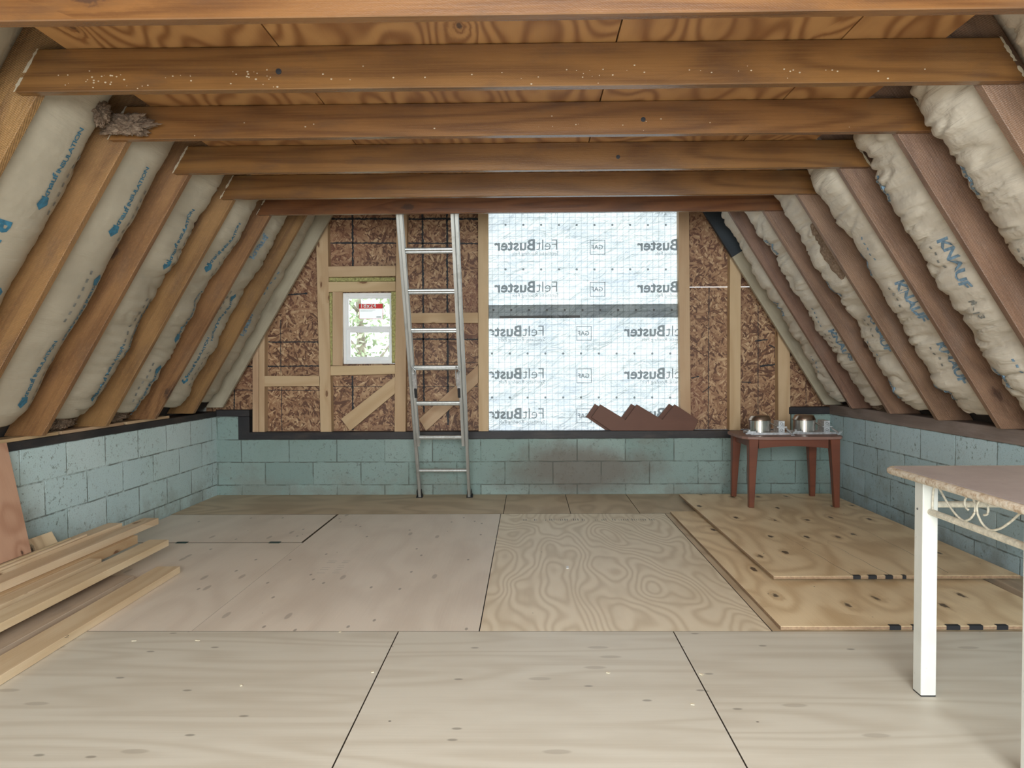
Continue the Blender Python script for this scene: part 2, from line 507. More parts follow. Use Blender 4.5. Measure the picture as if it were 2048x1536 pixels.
def m_facing(name, light, dark, fold):
    s = NT(name)
    o = s.coord()
    x, y, z = s.sep(o)
    r = s.rnd()
    w = s.noise(s.comb(s.math('ADD', s.math('MULTIPLY', x, 34), s.math('MULTIPLY', r, 50)), s.math('MULTIPLY', y, 4.5), s.math('MULTIPLY', z, 4)), 1.0, 3, 0.55, 0.6)
    big = s.noise(s.comb(s.math('ADD', x, s.math('MULTIPLY', r, 9)), y, z), 3.5, 4, 0.6)
    fibre = s.noise(o, 160, 3, 0.7)
    c = s.ramp(big, [(0.3, dark), (0.7, light)])
    c = s.mix(s.math('MULTIPLY', fibre, 0.25), c, tuple(v * 0.75 for v in light))
    h = s.math('ADD', s.math('MULTIPLY', w, s.step(big, 0.35, 0.65)), s.math('MULTIPLY', fibre, 0.03))
    return s.bsdf(c, 0.6, bump=h, bs=fold, bd=0.012, spec=0.4)


MAT['kraft'] = m_facing('taupe_kraft_facing', (0.46, 0.405, 0.31), (0.37, 0.325, 0.245), 0.5)
MAT['cream_facing'] = m_facing('cream_paper_facing', (0.66, 0.595, 0.49), (0.52, 0.455, 0.37), 0.95)


def m_fluff():
    s = NT('pinkish_glass_fibre')
    o = s.coord()
    n = s.noise(o, 60, 6, 0.75, 1.0)
    c = s.ramp(n, [(0.3, (0.20, 0.12, 0.08)), (0.55, (0.42, 0.30, 0.21)), (0.75, (0.60, 0.47, 0.36))])
    return s.bsdf(c, 0.95, bump=n, bs=1.0, bd=0.02, spec=0.1)


MAT['fluff'] = m_fluff()


def m_felt(x0, dark_band=False):
    s = NT('felt_band' if dark_band else 'translucent_roof_felt')
    o = s.coord()
    x, y, z = s.sep(o)

    def line(v, per, w):
        f = s.math('FRACT', s.math('DIVIDE', s.math('ADD', v, 50 * per), per))
        dd = s.math('MULTIPLY', s.math('MINIMUM', f, s.math('SUBTRACT', 1.0, f)), per)
        return s.math('SUBTRACT', 1.0, s.step(dd, w * 0.5, w * 1.3))
    g = s.math('MAXIMUM', line(x, 0.0545, 0.002), line(z, 0.0575, 0.002))
    fib = s.noise(s.comb(s.math('MULTIPLY', x, 8), 0.0, s.math('MULTIPLY', z, 45)), 1.0, 4, 0.7)
    cl = s.noise(s.comb(s.math('MULTIPLY', x, 1.2), 0.0, s.math('MULTIPLY', z, 3)), 1.6, 4, 0.6)
    v = s.ramp(s.math('ADD', s.math('MULTIPLY', fib, 0.5), s.math('MULTIPLY', cl, 0.5)), [(0.35, (0.50, 0.55, 0.62)), (0.62, (0.82, 0.86, 0.87))])
    v = s.mix(s.math('MULTIPLY', g, 0.62), v, (0.12, 0.17, 0.2))
    if dark_band:
        v = s.mix(0.70, v, (0.15, 0.145, 0.12))
    tr = s.n('BsdfTranslucent')
    s.set(tr.inputs[0], v)
    p = s.n('BsdfPrincipled')
    s.set(p.inputs['Base Color'], s.mix(1.0, v, (0.65, 0.67, 0.7), 'MULTIPLY'))
    s.set(p.inputs['Roughness'], 0.35)
    fn = s.noise(s.comb(s.math('MULTIPLY', x, 3.5), y, s.math('ADD', s.math('MULTIPLY', z, 5), s.math('MULTIPLY', x, -2.5))), 1.5, 4, 0.6, 0.5)
    b = s.n('Bump')
    b.inputs['Strength'].default_value = 0.6
    b.inputs['Distance'].default_value = 0.10
    s.set(b.inputs['Height'], fn)
    s.t.links.new(b.outputs[0], p.inputs['Normal'])
    s.t.links.new(b.outputs[0], tr.inputs['Normal'])
    mx = s.n('MixShader', {0: 0.45})
    s.t.links.new(tr.outputs[0], mx.inputs[1])
    s.t.links.new(p.outputs[0], mx.inputs[2])
    s.t.links.new(mx.outputs[0], s.out.inputs[0])
    return s.m


MAT['felt'] = m_felt(0)
MAT['felt_band'] = m_felt(0, True)


def m_felt_print():
    s = NT('grey_felt_print')
    tr = s.n('BsdfTranslucent', {0: (0.33, 0.35, 0.36, 1)})
    d = s.n('BsdfDiffuse', {0: (0.22, 0.23, 0.23, 1)})
    mx = s.n('MixShader', {0: 0.3})
    s.t.links.new(tr.outputs[0], mx.inputs[1])
    s.t.links.new(d.outputs[0], mx.inputs[2])
    s.t.links.new(mx.outputs[0], s.out.inputs[0])
    return s.m


MAT['felt_print'] = m_felt_print()


def m_backlit(name, col):
    s = NT(name)
    tr = s.n('BsdfTranslucent', {0: (*col, 1)})
    d = s.n('BsdfDiffuse', {0: (*col, 1)})
    mx = s.n('MixShader', {0: 0.5})
    s.t.links.new(tr.outputs[0], mx.inputs[1])
    s.t.links.new(d.outputs[0], mx.inputs[2])
    s.t.links.new(mx.outputs[0], s.out.inputs[0])
    return s.m


MAT['sticker_paper'] = m_backlit('thin_sticker_paper', (0.8, 0.8, 0.8))


def m_glass():
    s = NT('window_glass')
    t = s.n('BsdfTransparent', {0: (0.95, 0.98, 0.98, 1)})
    g = s.n('BsdfGlossy', {0: (1, 1, 1, 1), 1: 0.02})
    mx = s.n('MixShader', {0: 0.06})
    s.t.links.new(t.outputs[0], mx.inputs[1])
    s.t.links.new(g.outputs[0], mx.inputs[2])
    s.t.links.new(mx.outputs[0], s.out.inputs[0])
    return s.m


MAT['glass'] = m_glass()


# ------------------------------------------------------------------ mesh helpers
def link(name, bm, mat, parent=None, smooth=False, mw=None):
    me = bpy.data.meshes.new(name)
    bmesh.ops.recalc_face_normals(bm, faces=bm.faces[:])
    bm.to_mesh(me)
    bm.free()
    mats = mat if isinstance(mat, list) else [mat]
    for m in mats:
        me.materials.append(MAT[m])
    if smooth:
        for p in me.polygons:
            p.use_smooth = True
    o = bpy.data.objects.new(name, me)
    COL.objects.link(o)
    if mw is not None:
        o.matrix_world = mw
    if parent is not None:
        o.parent = parent
        if mw is None:
            pass
    return o


def tag(o, label=None, cat=None, group=None, kind=None):
    if label:
        o['label'] = label
    if cat:
        o['category'] = cat
    if group:
        o['group'] = group
    if kind:
        o['kind'] = kind
    return o


def empty(name, loc, rz=0.0):
    o = bpy.data.objects.new(name, None)
    o.empty_display_size = 0.1
    COL.objects.link(o)
    o.location = loc
    o.rotation_euler = (0, 0, rz)
    return o


def box(bm, a, b, mi=0):
    x0, y0, z0 = a
    x1, y1, z1 = b
    v = [bm.verts.new(c) for c in [(x0, y0, z0), (x1, y0, z0), (x1, y1, z0), (x0, y1, z0), (x0, y0, z1), (x1, y0, z1), (x1, y1, z1), (x0, y1, z1)]]
    fs = []
    for f in [(0, 3, 2, 1), (4, 5, 6, 7), (0, 1, 5, 4), (1, 2, 6, 5), (2, 3, 7, 6), (3, 0, 4, 7)]:
        fc = bm.faces.new([v[i] for i in f])
        fc.material_index = mi
        fs.append(fc)
    return v, fs


def bevel(bm, w=0.002, seg=1):
    bmesh.ops.bevel(bm, geom=bm.edges[:], offset=w, segments=seg, profile=0.5, affect='EDGES')


def prism(bm, pts, axis, a, b, mi=0):
    """pts in the two other axes; extruded along axis from a to b"""
    def mk(p, t):
        if axis == 'y':
            return (p[0], t, p[1])
        if axis == 'x':
            return (t, p[0], p[1])
        return (p[0], p[1], t)
    A = [bm.verts.new(mk(p, a)) for p in pts]
    B = [bm.verts.new(mk(p, b)) for p in pts]
    n = len(pts)
    f = [bm.faces.new(A), bm.faces.new(B[::-1])]
    for i in range(n):
        f.append(bm.faces.new([A[i], B[i], B[(i + 1) % n], A[(i + 1) % n]]))
    for q in f:
        q.material_index = mi


def tube(bm, pts, r, seg=10, cap=True):
    pts = [Vector(p) for p in pts]
    rings = []
    for i, p in enumerate(pts):
        t = (pts[min(i + 1, len(pts) - 1)] - pts[max(i - 1, 0)]).normalized()
        ref = Vector((0, 0, 1)) if abs(t.z) < 0.9 else Vector((1, 0, 0))
        u = t.cross(ref).normalized()
        v = t.cross(u)
        rr = r[i] if isinstance(r, (list, tuple)) else r
        rings.append([bm.verts.new(p + (u * math.cos(2 * math.pi * k / seg) + v * math.sin(2 * math.pi * k / seg)) * rr) for k in range(seg)])
    for a, b in zip(rings, rings[1:]):
        for k in range(seg):
            bm.faces.new([a[k], a[(k + 1) % seg], b[(k + 1) % seg], b[k]])
    if cap:
        bm.faces.new(rings[0][::-1])
        bm.faces.new(rings[-1])


def lathe(bm, prof, seg=28, cx=0, cy=0):
    rings = []
    for r, z in prof:
        rings.append([bm.verts.new((cx + r * math.cos(2 * math.pi * k / seg), cy + r * math.sin(2 * math.pi * k / seg), z)) for k in range(seg)])
    for a, b in zip(rings, rings[1:]):
        for k in range(seg):
            bm.faces.new([a[k], a[(k + 1) % seg], b[(k + 1) % seg], b[k]])
    bm.faces.new(rings[0][::-1])
    bm.faces.new(rings[-1])


def text_mesh(txt, size, bold=0.0, spacing=1.0):
    """built-in font glyphs as 2D verts + faces, origin at the left of the baseline"""
    c = bpy.data.curves.new('glyphs', 'FONT')
    c.body = txt
    c.size = size
    c.offset = bold
    c.space_character = spacing
    c.resolution_u = 2
    o = bpy.data.objects.new('glyphs', c)
    COL.objects.link(o)
    dg = bpy.context.evaluated_depsgraph_get()
    me = o.evaluated_get(dg).to_mesh()
    vs_ = [(v.co.x, v.co.y) for v in me.vertices]
    fs_ = [tuple(p.vertices) for p in me.polygons]
    o.evaluated_get(dg).to_mesh_clear()
    bpy.data.objects.remove(o)
    bpy.data.curves.remove(c)
    return vs_, fs_


_tc = {}


def glyphs(txt, size, bold=0.0, spacing=1.0):
    k = (txt, size, bold, spacing)
    if k not in _tc:
        _tc[k] = text_mesh(*k)
    return _tc[k]


def add_mapped(bm, g, fn):
    v = [bm.verts.new(fn(a, b)) for a, b in g[0]]
    for f in g[1]:
        try:
            bm.faces.new([v[i] for i in f])
        except ValueError:
            pass


def rect(a0, b0, a1, b1):
    return [(a0, b0), (a1, b0), (a1, b1), (a0, b1)], [(0, 1, 2, 3)]


def poly(pts):
    return list(pts), [tuple(range(len(pts)))]


def frame_mw(origin, xdir, zdir):
    """world matrix with local x along xdir, z along zdir"""
    X = Vector(xdir).normalized()
    Z = Vector(zdir)
    Z = (Z - X * Z.dot(X)).normalized()
    Y = Z.cross(X)
    m = Matrix((X, Y, Z)).transposed().to_4x4()
    m.translation = Vector(origin)
    return m


def board(name, origin, xdir, zdir, L, W, T, mat, bev=0.002, warp=0.0):
    """plank: length L along local x, width W along y (centred), thickness T up local z from the origin"""
    bm = bmesh.new()
    box(bm, (0, -W / 2, 0), (L, W / 2, T))
    if bev:
        bevel(bm, bev)
    return link(name, bm, mat, mw=frame_mw(origin, xdir, zdir))


# ------------------------------------------------------------------ the room shell
YB = 6.46           # inner face of the far block wall
XL, XR = -2.87, 2.73
ZW = 0.722          # top of the side block walls
YN = -1.6           # near end of the room, behind the camera

# outdoor ground
bm = bmesh.new()
box(bm, (-20, YB + 0.6, -0.8), (20, 30, -0.6))
tag(link('ground', bm, 'grass'), kind='structure')

# floor: slab plus nailed-down sheets as one floor with its panels
bm = bmesh.new()
box(bm, (XL - 0.2, YN, -0.22), (XR + 0.2, YB + 0.02, -0.02))
floor = tag(link('floor', bm, 'dark_deck'), kind='structure')
G = 0.0025
sheets = [
    # x0, x1, y0, y1, material, grain along x?
    (XL, -0.586, 0.62, 3.13, 'ply_pale', True), (-0.586, 0.637, 0.62, 3.13, 'ply_pale', True), (0.637, XR, 0.62, 3.13, 'ply_pale', True),
    (XL, -0.586, YN, 0.62, 'ply_grey', True), (-0.586, 0.637, YN, 0.62, 'ply_pale', True), (0.637, XR, YN, 0.62, 'ply_grey', True),
    (-1.52, -0.225, 3.13, 5.61, 'ply_grey', False), (XL, -1.5158, 3.13, 4.71, 'ply_grey', False),
    (-0.225, 1.075, 3.13, 5.61, 'ply_fir', False), (1.075, XR, 3.13, 5.61, 'ply_brown', False),
    (XL, -0.205, 5.61, YB, 'ply_brown', True), (-0.205, 0.33, 5.61, YB, 'ply_brown', False), (0.33, 0.88, 5.61, YB, 'ply_brown', False),
    (0.88, 1.45, 5.61, YB, 'ply_brown', False), (1.45, XR, 5.61, YB, 'ply_brown', True)]
for (x0, x1, y0, y1, mt, ax) in sheets:
    bm = bmesh.new()
    if ax:
        box(bm, (0, 0, 0), (x1 - x0 - 2 * G, y1 - y0 - 2 * G, 0.018))
        mw = Matrix.Translation((x0 + G, y0 + G, -0.018 + random.uniform(-0.0006, 0.0)))
    else:
        box(bm, (0, 0, 0), (y1 - y0 - 2 * G, x1 - x0 - 2 * G, 0.018))
        mw = Matrix.Translation((x1 - G, y0 + G, -0.018 + random.uniform(-0.0006, 0.0))) @ Matrix.Rotation(R(90), 4, 'Z')
    for f in bm.faces:
        f.normal_update()
        f.material_index = 0 if f.normal.z > 0.7 else 1
    link('floor_panel', bm, [mt, 'gap_shade'], floor, mw=mw)
# ink stamps on two of the sheets
bm = bmesh.new()
rr = random.Random(3)
for k in range(62):
    x = -0.06 + k * 0.0165
    if rr.random() < 0.25 or 0.42 < x < 0.5:
        continue
    hh = rr.uniform(0.03, 0.07)
    w = rr.choice([0.002, 0.004, 0.006])
    v = [bm.verts.new(c) for c in [(x, 5.36, 0.0006), (x + w, 5.36, 0.0006), (x + w, 5.36 + hh, 0.0006), (x, 5.36 + hh, 0.0006)]]
    bm.faces.new(v)
for k in range(9):
    y = 3.98 + k * 0.035
    for x, w in ((-1.22, 0.06), (-1.13, 0.05)):
        if rr.random() < 0.75:
            v = [bm.verts.new(c) for c in [(x, y, 0.0006), (x + w * rr.uniform(.5, 1), y, 0.0006), (x + w * .8, y + 0.003, 0.0006), (x, y + 0.003, 0.0006)]]
            bm.faces.new(v)
link('ink_stamp', bm, 'grey_print', floor)

# block walls
bm = bmesh.new()
prof = [(XL - 0.2, -0.2), (XR + 0.2, -0.2), (XR + 0.2, ZW), (2.38, ZW), (2.38, 0.508), (-2.665, 0.508), (-2.665, ZW), (XL - 0.2, ZW)]
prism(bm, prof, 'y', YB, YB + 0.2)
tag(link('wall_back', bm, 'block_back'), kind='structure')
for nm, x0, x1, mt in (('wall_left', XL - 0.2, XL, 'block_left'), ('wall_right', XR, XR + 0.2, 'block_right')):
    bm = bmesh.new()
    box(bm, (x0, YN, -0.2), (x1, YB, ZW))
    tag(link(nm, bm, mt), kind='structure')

# sill plates
SB = [
    ('trim_1', (-2.60, YB - 0.005, 0.508), (2.385, YB + 0.16, 0.578), 'sill_black'),
    ('trim_2', (XL - 0.0, YB - 0.005, ZW), (-2.56, YB + 0.16, ZW + 0.06), 'sill_black'),
    ('trim_3', (-2.665, YB - 0.004, 0.509), (-2.56, YB + 0.15, ZW), 'sill_black'),
    ('trim_4', (2.36, YB - 0.005, ZW), (XR, YB + 0.16, ZW + 0.065), 'sill_black'),
]
for nm, a, b, mt in SB:
    bm = bmesh.new()
    L = b[0] - a[0]
    box(bm, (0, 0, 0), (L, b[1] - a[1], b[2] - a[2]))
    bevel(bm, 0.004)
    tag(link(nm, bm, mt, mw=Matrix.Translation(a)), kind='structure')
bm = bmesh.new()
box(bm, (0, -0.17, 0), (YB - YN - 0.01, 0.01, 0.05))
bevel(bm, 0.003)
tag(link('trim_5', bm, 'sill_black', mw=Matrix.Translation((XL, YN, ZW)) @ Matrix.Rotation(R(90), 4, 'Z') @ Matrix.Diagonal((1, -1, 1, 1))), kind='structure')
bm = bmesh.new()
box(bm, (0, -0.18, 0), (YB - YN - 0.01, 0.012, 0.088))
bevel(bm, 0.004)
tag(link('trim_6', bm, 'sill_grey', mw=Matrix.Translation((XR, YN, ZW)) @ Matrix.Rotation(R(90), 4, 'Z')), kind='structure')
# thin levelling strips on the window-side sill
ys = [(2.4, 3.42), (3.43, 4.28), (4.31, 4.98), (5.02, 5.62)]
lab = ['pale wood shim strip on the window-side sill, the one nearest the lumber pile', 'pale wood shim strip on the window-side sill below the second bay of paper insulation',
       'pale wood shim strip on the window-side sill, third along towards the window', 'pale wood shim strip on the window-side sill, the last before the dark corner']
for (y0, y1), lb in zip(ys, lab):
    o = board('shim_strip', (XL - 0.055 + 0.0, y0, ZW + 0.0505), (0, 1, 0), (0, 0, 1), y1 - y0, 0.11, 0.02, 'stud', 0.001)
    tag(o, lb, 'wood strip', 'shim strips on the window-side sill')

# roof slopes (local frame per side): u up the slope, w outward
SL = {}
SL['L'] = dict(foot=Vector((-2.765, 0, 0.82)), d=Vector((0.509, 0, 0.861)).normalized(), n=Vector((-0.861, 0, 0.509)).normalized())
SL['R'] = dict(foot=Vector((2.64, 0, 0.815)), d=Vector((-0.530, 0, 0.848)).normalized(), n=Vector((0.848, 0, 0.530)).normalized())


def sp(side, u, y, w=0.0):
    q = SL[side]
    p = q['foot'] + q['d'] * u + q['n'] * w
    return Vector((p.x, y, p.z))


for side, nm in (('L', 'ceiling_slope_left'), ('R', 'ceiling_slope_right')):
    bm = bmesh.new()
    pts = [sp(side, u, 0, w) for u, w in ((-0.35, 0.20), (5.45, 0.20), (5.45, 0.24), (-0.35, 0.24))]
    prism(bm, [(p.x, p.z) for p in pts], 'y', YN, YB + 0.25)
    tag(link(nm, bm, 'dark_deck'), kind='structure')

# plywood ceiling above the collar ties
ZC = 2.412
ceil = None
for i, (x0, x1) in enumerate([(-1.775, -0.95), (-0.95, 0.34), (0.34, 1.19), (1.19, 1.585)]):
    bm = bmesh.new()
    box(bm, (0, 0, 0), (5.3 - YN, x1 - x0 - 0.006, 0.016))
    mw = Matrix.Translation((x1 - 0.003, YN, ZC)) @ Matrix.Rotation(R(90), 4, 'Z')
    if ceil is None:
        ceil = tag(link('ceiling', bm, 'ceiling', mw=mw), kind='structure')
    else:
        o = link('ceiling_panel', bm, 'ceiling')
        o.matrix_world = mw
        tag(o, kind='structure')

# near gable behind the camera, with its wide opening
bm = bmesh.new()
box(bm, (-3.1, YN - 0.05, -0.2), (-1.4, YN, 5.4))
box(bm, (1.7, YN - 0.05, -0.2), (3.0, YN, 5.4))
box(bm, (-1.4, YN - 0.05, 2.25), (1.7, YN, 5.4))
box(bm, (-1.4, YN - 0.05, -0.2), (1.7, YN, 0.28))
tag(link('wall_front', bm, 'osb'), kind='structure')

# ------------------------------------------------------------------ far gable: sheathing, studs, felt, window
YS = YB + 0.005     # face of the studs
YO = YB + 0.095     # face of the sheathing
YF = YB + 0.088     # felt


def X(px, Y=YS, py=650):
    return at(px, py, Y).x


def Z(py, Y=YS, px=1000):
    return at(px, py, Y).z


wx0, wx1, wz1, wz0 = X(687, YO, 650), X(790, YO, 650), Z(588, YO, 735), Z(726.5, YO, 735)
fx0, fx1 = X(977, YO), X(1360, YO)
zslit = Z(574, YO, 1400)
T = 0.012
bm = bmesh.new()
for (x0, x1, z0, z1) in [(-3.0, wx0, 0.52, 2.66), (wx0, wx1, 0.52, wz0), (wx0, wx1, wz1, 2.66), (wx1, fx0 - 0.01, 0.52, 2.66),
                         (fx1 + 0.01, 2.9, 0.5795, zslit - 0.003), (fx1 + 0.01, 2.9, zslit + 0.002, 2.66), (-3.0, 2.9, 2.662, 5.6)]:
    box(bm, (x0, YO, z0), (x1, YO + T, z1))
gable = tag(link('wall_gable', bm, 'osb'), kind='structure')
# black tar lines that run over the sheathing
bm = bmesh.new()
rr = random.Random(5)


def tar(p0, p1, w, w_j=0.5):
    a, b = Vector((p0[0], 0, p0[1])), Vector((p1[0], 0, p1[1]))
    n = max(3, int((b - a).length / 0.012))
    d = (b - a).normalized()
    s_ = Vector((-d.z, 0, d.x))
    prev = None
    for i in range(n + 1):
        c = a.lerp(b, i / n)
        wa = w * (1 + rr.uniform(-w_j, w_j))
        wb = w * (1 + rr.uniform(-w_j, w_j))
        p = bm.verts.new((c.x + s_.x * wa, YO - 0.0015, c.z + s_.z * wa))
        q = bm.verts.new((c.x - s_.x * wb, YO - 0.0015, c.z - s_.z * wb))
        if prev:
            bm.faces.new([prev[0], p, q, prev[1]])
        prev = (p, q)


def oo(px, py):
    v = at(px, py, YO)
    return (v.x, v.z)


for (x0, y0, x1, y1, w) in [(705, 425, 706, 532, .008), (845, 425, 848, 825, .008), (894, 425, 896, 850, .009), (561, 640, 562, 745, .003), (563, 775, 564, 862, .003),
                            (469, 765, 468, 850, .006), (705, 752, 706, 860, .008), (655, 438, 956, 438, .009), (655, 486, 956, 487, .007), (571, 590, 615, 587, .007),
                            (528, 684, 640, 684, .006), (483, 733, 640, 732, .006), (470, 780, 640, 781, .003), (664, 773, 956, 773, .0025), (820, 678, 956, 679, .007),
                            (838, 725, 956, 725, .002), (1418, 575, 1416, 862, .003), (1516, 610, 1516, 855, .003), (1612, 720, 1612, 815, .002),
                            (1392, 690, 1394, 690, .004), (1510, 682, 1535, 679, .006), (1520, 732, 1552, 729, .008), (1382, 756, 1398, 753, .006), (1483, 764, 1502, 765, .004),
                            (1538, 690, 1556, 698, .006), (1405, 785, 1422, 772, .003)]:
    tar(oo(x0, y0), oo(x1, y1), w)
link('tar_line', bm, 'black', gable)

studs = []


def stud(pts, name='wall_stud', label='', cat='stud', group=None, y0=YS, y1=YS + 0.085, mat='stud'):
    """timber outlined by four photo corners on the stud face: left-top, right-top, right-bottom, left-bottom"""
    P4 = [at(p[0], p[1], y0) for p in pts]
    lt, rt_, rb, lb = P4
    vert = (lt - lb).length > (rt_ - lt).length
    a, b = ((lb + rb) / 2, (lt + rt_) / 2) if vert else ((lt + lb) / 2, (rt_ + rb) / 2)
    mw = frame_mw(a, b - a, Vector((0, -1, 0)))
    inv = mw.inverted()
    L4 = [inv @ p for p in P4]
    bm = bmesh.new()
    D = y1 - y0
    A = [bm.verts.new((v.x, v.y, 0)) for v in L4]
    B = [bm.verts.new((v.x, v.y, -D)) for v in L4]
    bm.faces.new(A)
    bm.faces.new(B[::-1])
    for i in range(4):
        bm.faces.new([A[i], B[i], B[(i + 1) % 4], A[(i + 1) % 4]])
    bevel(bm, 0.0015)
    o = link(name, bm, mat, mw=mw)
    tag(o, label, cat, group)
    return o


GS = 'upright studs of the far gable wall'
stud([(505, 688), (517, 668), (517, 864), (505, 864)], label='short pine stud at the foot of the window-side slope, outer of the pair', group=GS)
stud([(518, 668), (529, 652), (529, 864), (518, 864)], label='short pine stud doubled up against its outer twin, with cross board nailed to it', group=GS)
stud([(632, 478), (655, 446), (663, 864), (641, 864)], label='knotty pine stud beside the yellow foam, on the slope side of the small window', group=GS)
stud([(793, 420), (814, 420), (811, 864), (789, 864)], label='pine stud directly behind the top of the ladder, beside the small window', group=GS)
stud([(956, 415), (976, 415), (977, 864), (957, 864)], label='pine stud between the ladder and the white roofing sheet', group=GS)
stud([(1357, 412), (1378, 412), (1382, 862), (1361, 862)], label='pine stud on the table-side edge of the white roofing sheet', group=GS)
stud([(1460, 500), (1482, 534), (1481, 862), (1459, 862)], label='pine stud standing midway between the sheet and the brown table', group=GS)
stud([(1556, 655), (1580, 692), (1581, 862), (1557, 862)], label='short pine stud right behind the two metal light housings', group=GS)
GBk = 'cross boards nailed between studs'
stud([(656, 533), (791, 531), (791, 552), (656, 554)], 'blocking_board', 'upper pine cross board above the yellow foam strip over the window', 'board', GBk, y1=YS + 0.04)
stud([(657, 564), (791, 563), (791, 582), (657, 584)], 'blocking_board', 'pine header board directly on top of the small window', 'board', GBk, y1=YS + 0.04)
stud([(661, 732), (790, 730), (790, 748), (661, 751)], 'blocking_board', 'pine cross board directly under the small window', 'board', GBk, y1=YS + 0.04)
stud([(529, 752), (640, 752), (640, 772), (529, 773)], 'blocking_board', 'pine cross board between the short doubled studs and the knotty stud', 'board', GBk, y1=YS + 0.04)
stud([(814, 626), (956, 625), (956, 646), (814, 646)], 'blocking_board', 'pine cross board behind the ladder at mid height', 'board', GBk, y1=YS + 0.04)
stud([(665, 584), (684, 584), (684, 731), (665, 731)], 'jack_stud', 'short pine jamb board on the slope side of the small window', 'stud', y1=YS + 0.04)
stud([(682, 838), (791, 752), (791, 786), (700, 862)], 'diagonal_brace', 'diagonal pine brace below the small window', 'brace', 'diagonal braces of the gable wall', y0=YS + 0.03, y1=YS + 0.07)
stud([(838, 838), (956, 730), (956, 766), (852, 862)], 'diagonal_brace', 'diagonal pine brace crossing behind the ladder', 'brace', 'diagonal braces of the gable wall', y0=YS + 0.03, y1=YS + 0.07)


def foam(name, px0, py0, px1, py1, label):
    a, b = at(px0, py1, YS + 0.02), at(px1, py0, YS + 0.02)
    bm = bmesh.new()
    nx, nz = max(4, int((b.x - a.x) / 0.008)), max(4, int((b.z - a.z) / 0.008))
    g = []
    for i in range(nx + 1):
        row = []
        for j in range(nz + 1):
            x, z = a.x + (b.x - a.x) * i / nx, a.z + (b.z - a.z) * j / nz
            e = 0.013 * noise.noise(Vector((x * 40, z * 40, 1))) + 0.006 * noise.noise(Vector((x * 110, z * 110, 4)))
            edge = 0.02 if (i in (0, nx) or j in (0, nz)) else 0
            row.append(bm.verts.new((x, YS + 0.018 + e + edge, z)))
        g.append(row)
    for i in range(nx):
        for j in range(nz):
            bm.faces.new([g[i][j], g[i + 1][j], g[i + 1][j + 1], g[i][j + 1]])
    bmesh.ops.solidify(bm, geom=bm.faces[:], thickness=0.03)
    o = link(name, bm, 'foam', smooth=True)
    tag(o, label, 'foam insulation', 'yellow foam around the window')


foam('spray_foam_strip', 657, 554, 790, 564, 'yellow spray foam strip filling the gap above the window header')
foam('spray_foam_strip', 656, 585, 664, 731, 'narrow upright yellow spray foam strip beside the window jamb')
foam('spray_foam_strip', 783, 583, 793, 726, 'thin yellow spray foam line between window and ladder-side stud')

# roofing felt stapled over the opening, two overlapping widths
fz_lap_t, fz_lap_b = Z(610, YF), Z(637, YF)
fxa, fxb = X(976, YF), X(1361, YF)


def wav(x, z, amp):
    a = noise.noise(Vector((x * 1.3 + z * 1.1, z * 1.9 - x * 1.2, 3.0)))
    b = noise.noise(Vector((x * 4 + z * 3.5, z * 5 - x * 3, 9.0)))
    return YF + amp * (0.030 * a + 0.012 * b)


def felt_sheet(name, z0, z1, amp, mat, yo, label, group):
    bm = bmesh.new()
    nx, nz = 60, max(4, int((z1 - z0) / 0.03))
    g = [[bm.verts.new((fxa - 0.02 + (fxb - fxa + 0.04) * i / nx, wav(fxa + (fxb - fxa) * i / nx, z0 + (z1 - z0) * j / nz, amp) + yo, z0 + (z1 - z0) * j / nz))
          for j in range(nz + 1)] for i in range(nx + 1)]
    for i in range(nx):
        for j in range(nz):
            bm.faces.new([g[i][j], g[i + 1][j], g[i + 1][j + 1], g[i][j + 1]])
    return link(name, bm, mat, smooth=True)


f1 = felt_sheet('roofing_felt', fz_lap_b, 2.72, 0.5, 'felt', 0.0, '', '')
f2 = felt_sheet('roofing_felt', 0.57, fz_lap_b, 1.0, 'felt', 0.004, '', '')
fb = felt_sheet('lap_band', fz_lap_b, fz_lap_t, 0.5, 'felt_band', -0.003, '', '')
fb.parent = f1
tag(f1, 'upper width of translucent white roofing sheet printed in mirrored lettering, above the grey lap', 'roofing sheet', 'roofing sheets over the gable opening')
tag(f2, 'lower wrinkled width of translucent white roofing sheet, behind the stair stringers', 'roofing sheet', 'roofing sheets over the gable opening')


def felt_print(bm, g, px_right, py_base, amp, x_mir=True):
    o3 = at(px_right, py_base, YF)

    def fn(a, b):
        x, z = o3.x - a, o3.z + b
        return (x, wav(x, z, amp) - 0.006, z)
    vv, ff = g
    keep = [i for i, f in enumerate(ff) if all(fxa < o3.x - vv[k][0] < fxb - 0.005 for k in f)]
    add_mapped(bm, (vv, [ff[i] for i in keep]), fn)


def offs(g, dx, dy):
    return [(a + dx, b + dy) for a, b in g[0]], g[1]


def felt_row(bm, pxr, pyb, amp):
    """one mirrored word mark; pxr = right end (its first letter), pyb = baseline"""
    s_ = 0.142
    felt_print(bm, glyphs('Felt', s_, -0.0012, 0.96), pxr, pyb, amp)
    w = max(v[0] for v in glyphs('Felt', s_, -0.0012, 0.96)[0])
    felt_print(bm, offs(glyphs('Buster', s_, 0.0035, 1.0), w + 0.006, 0), pxr, pyb, amp)
    felt_print(bm, offs(glyphs('Synthetic Roofing Felt', 0.048, -0.0003), 0.0, -0.046), pxr, pyb, amp)


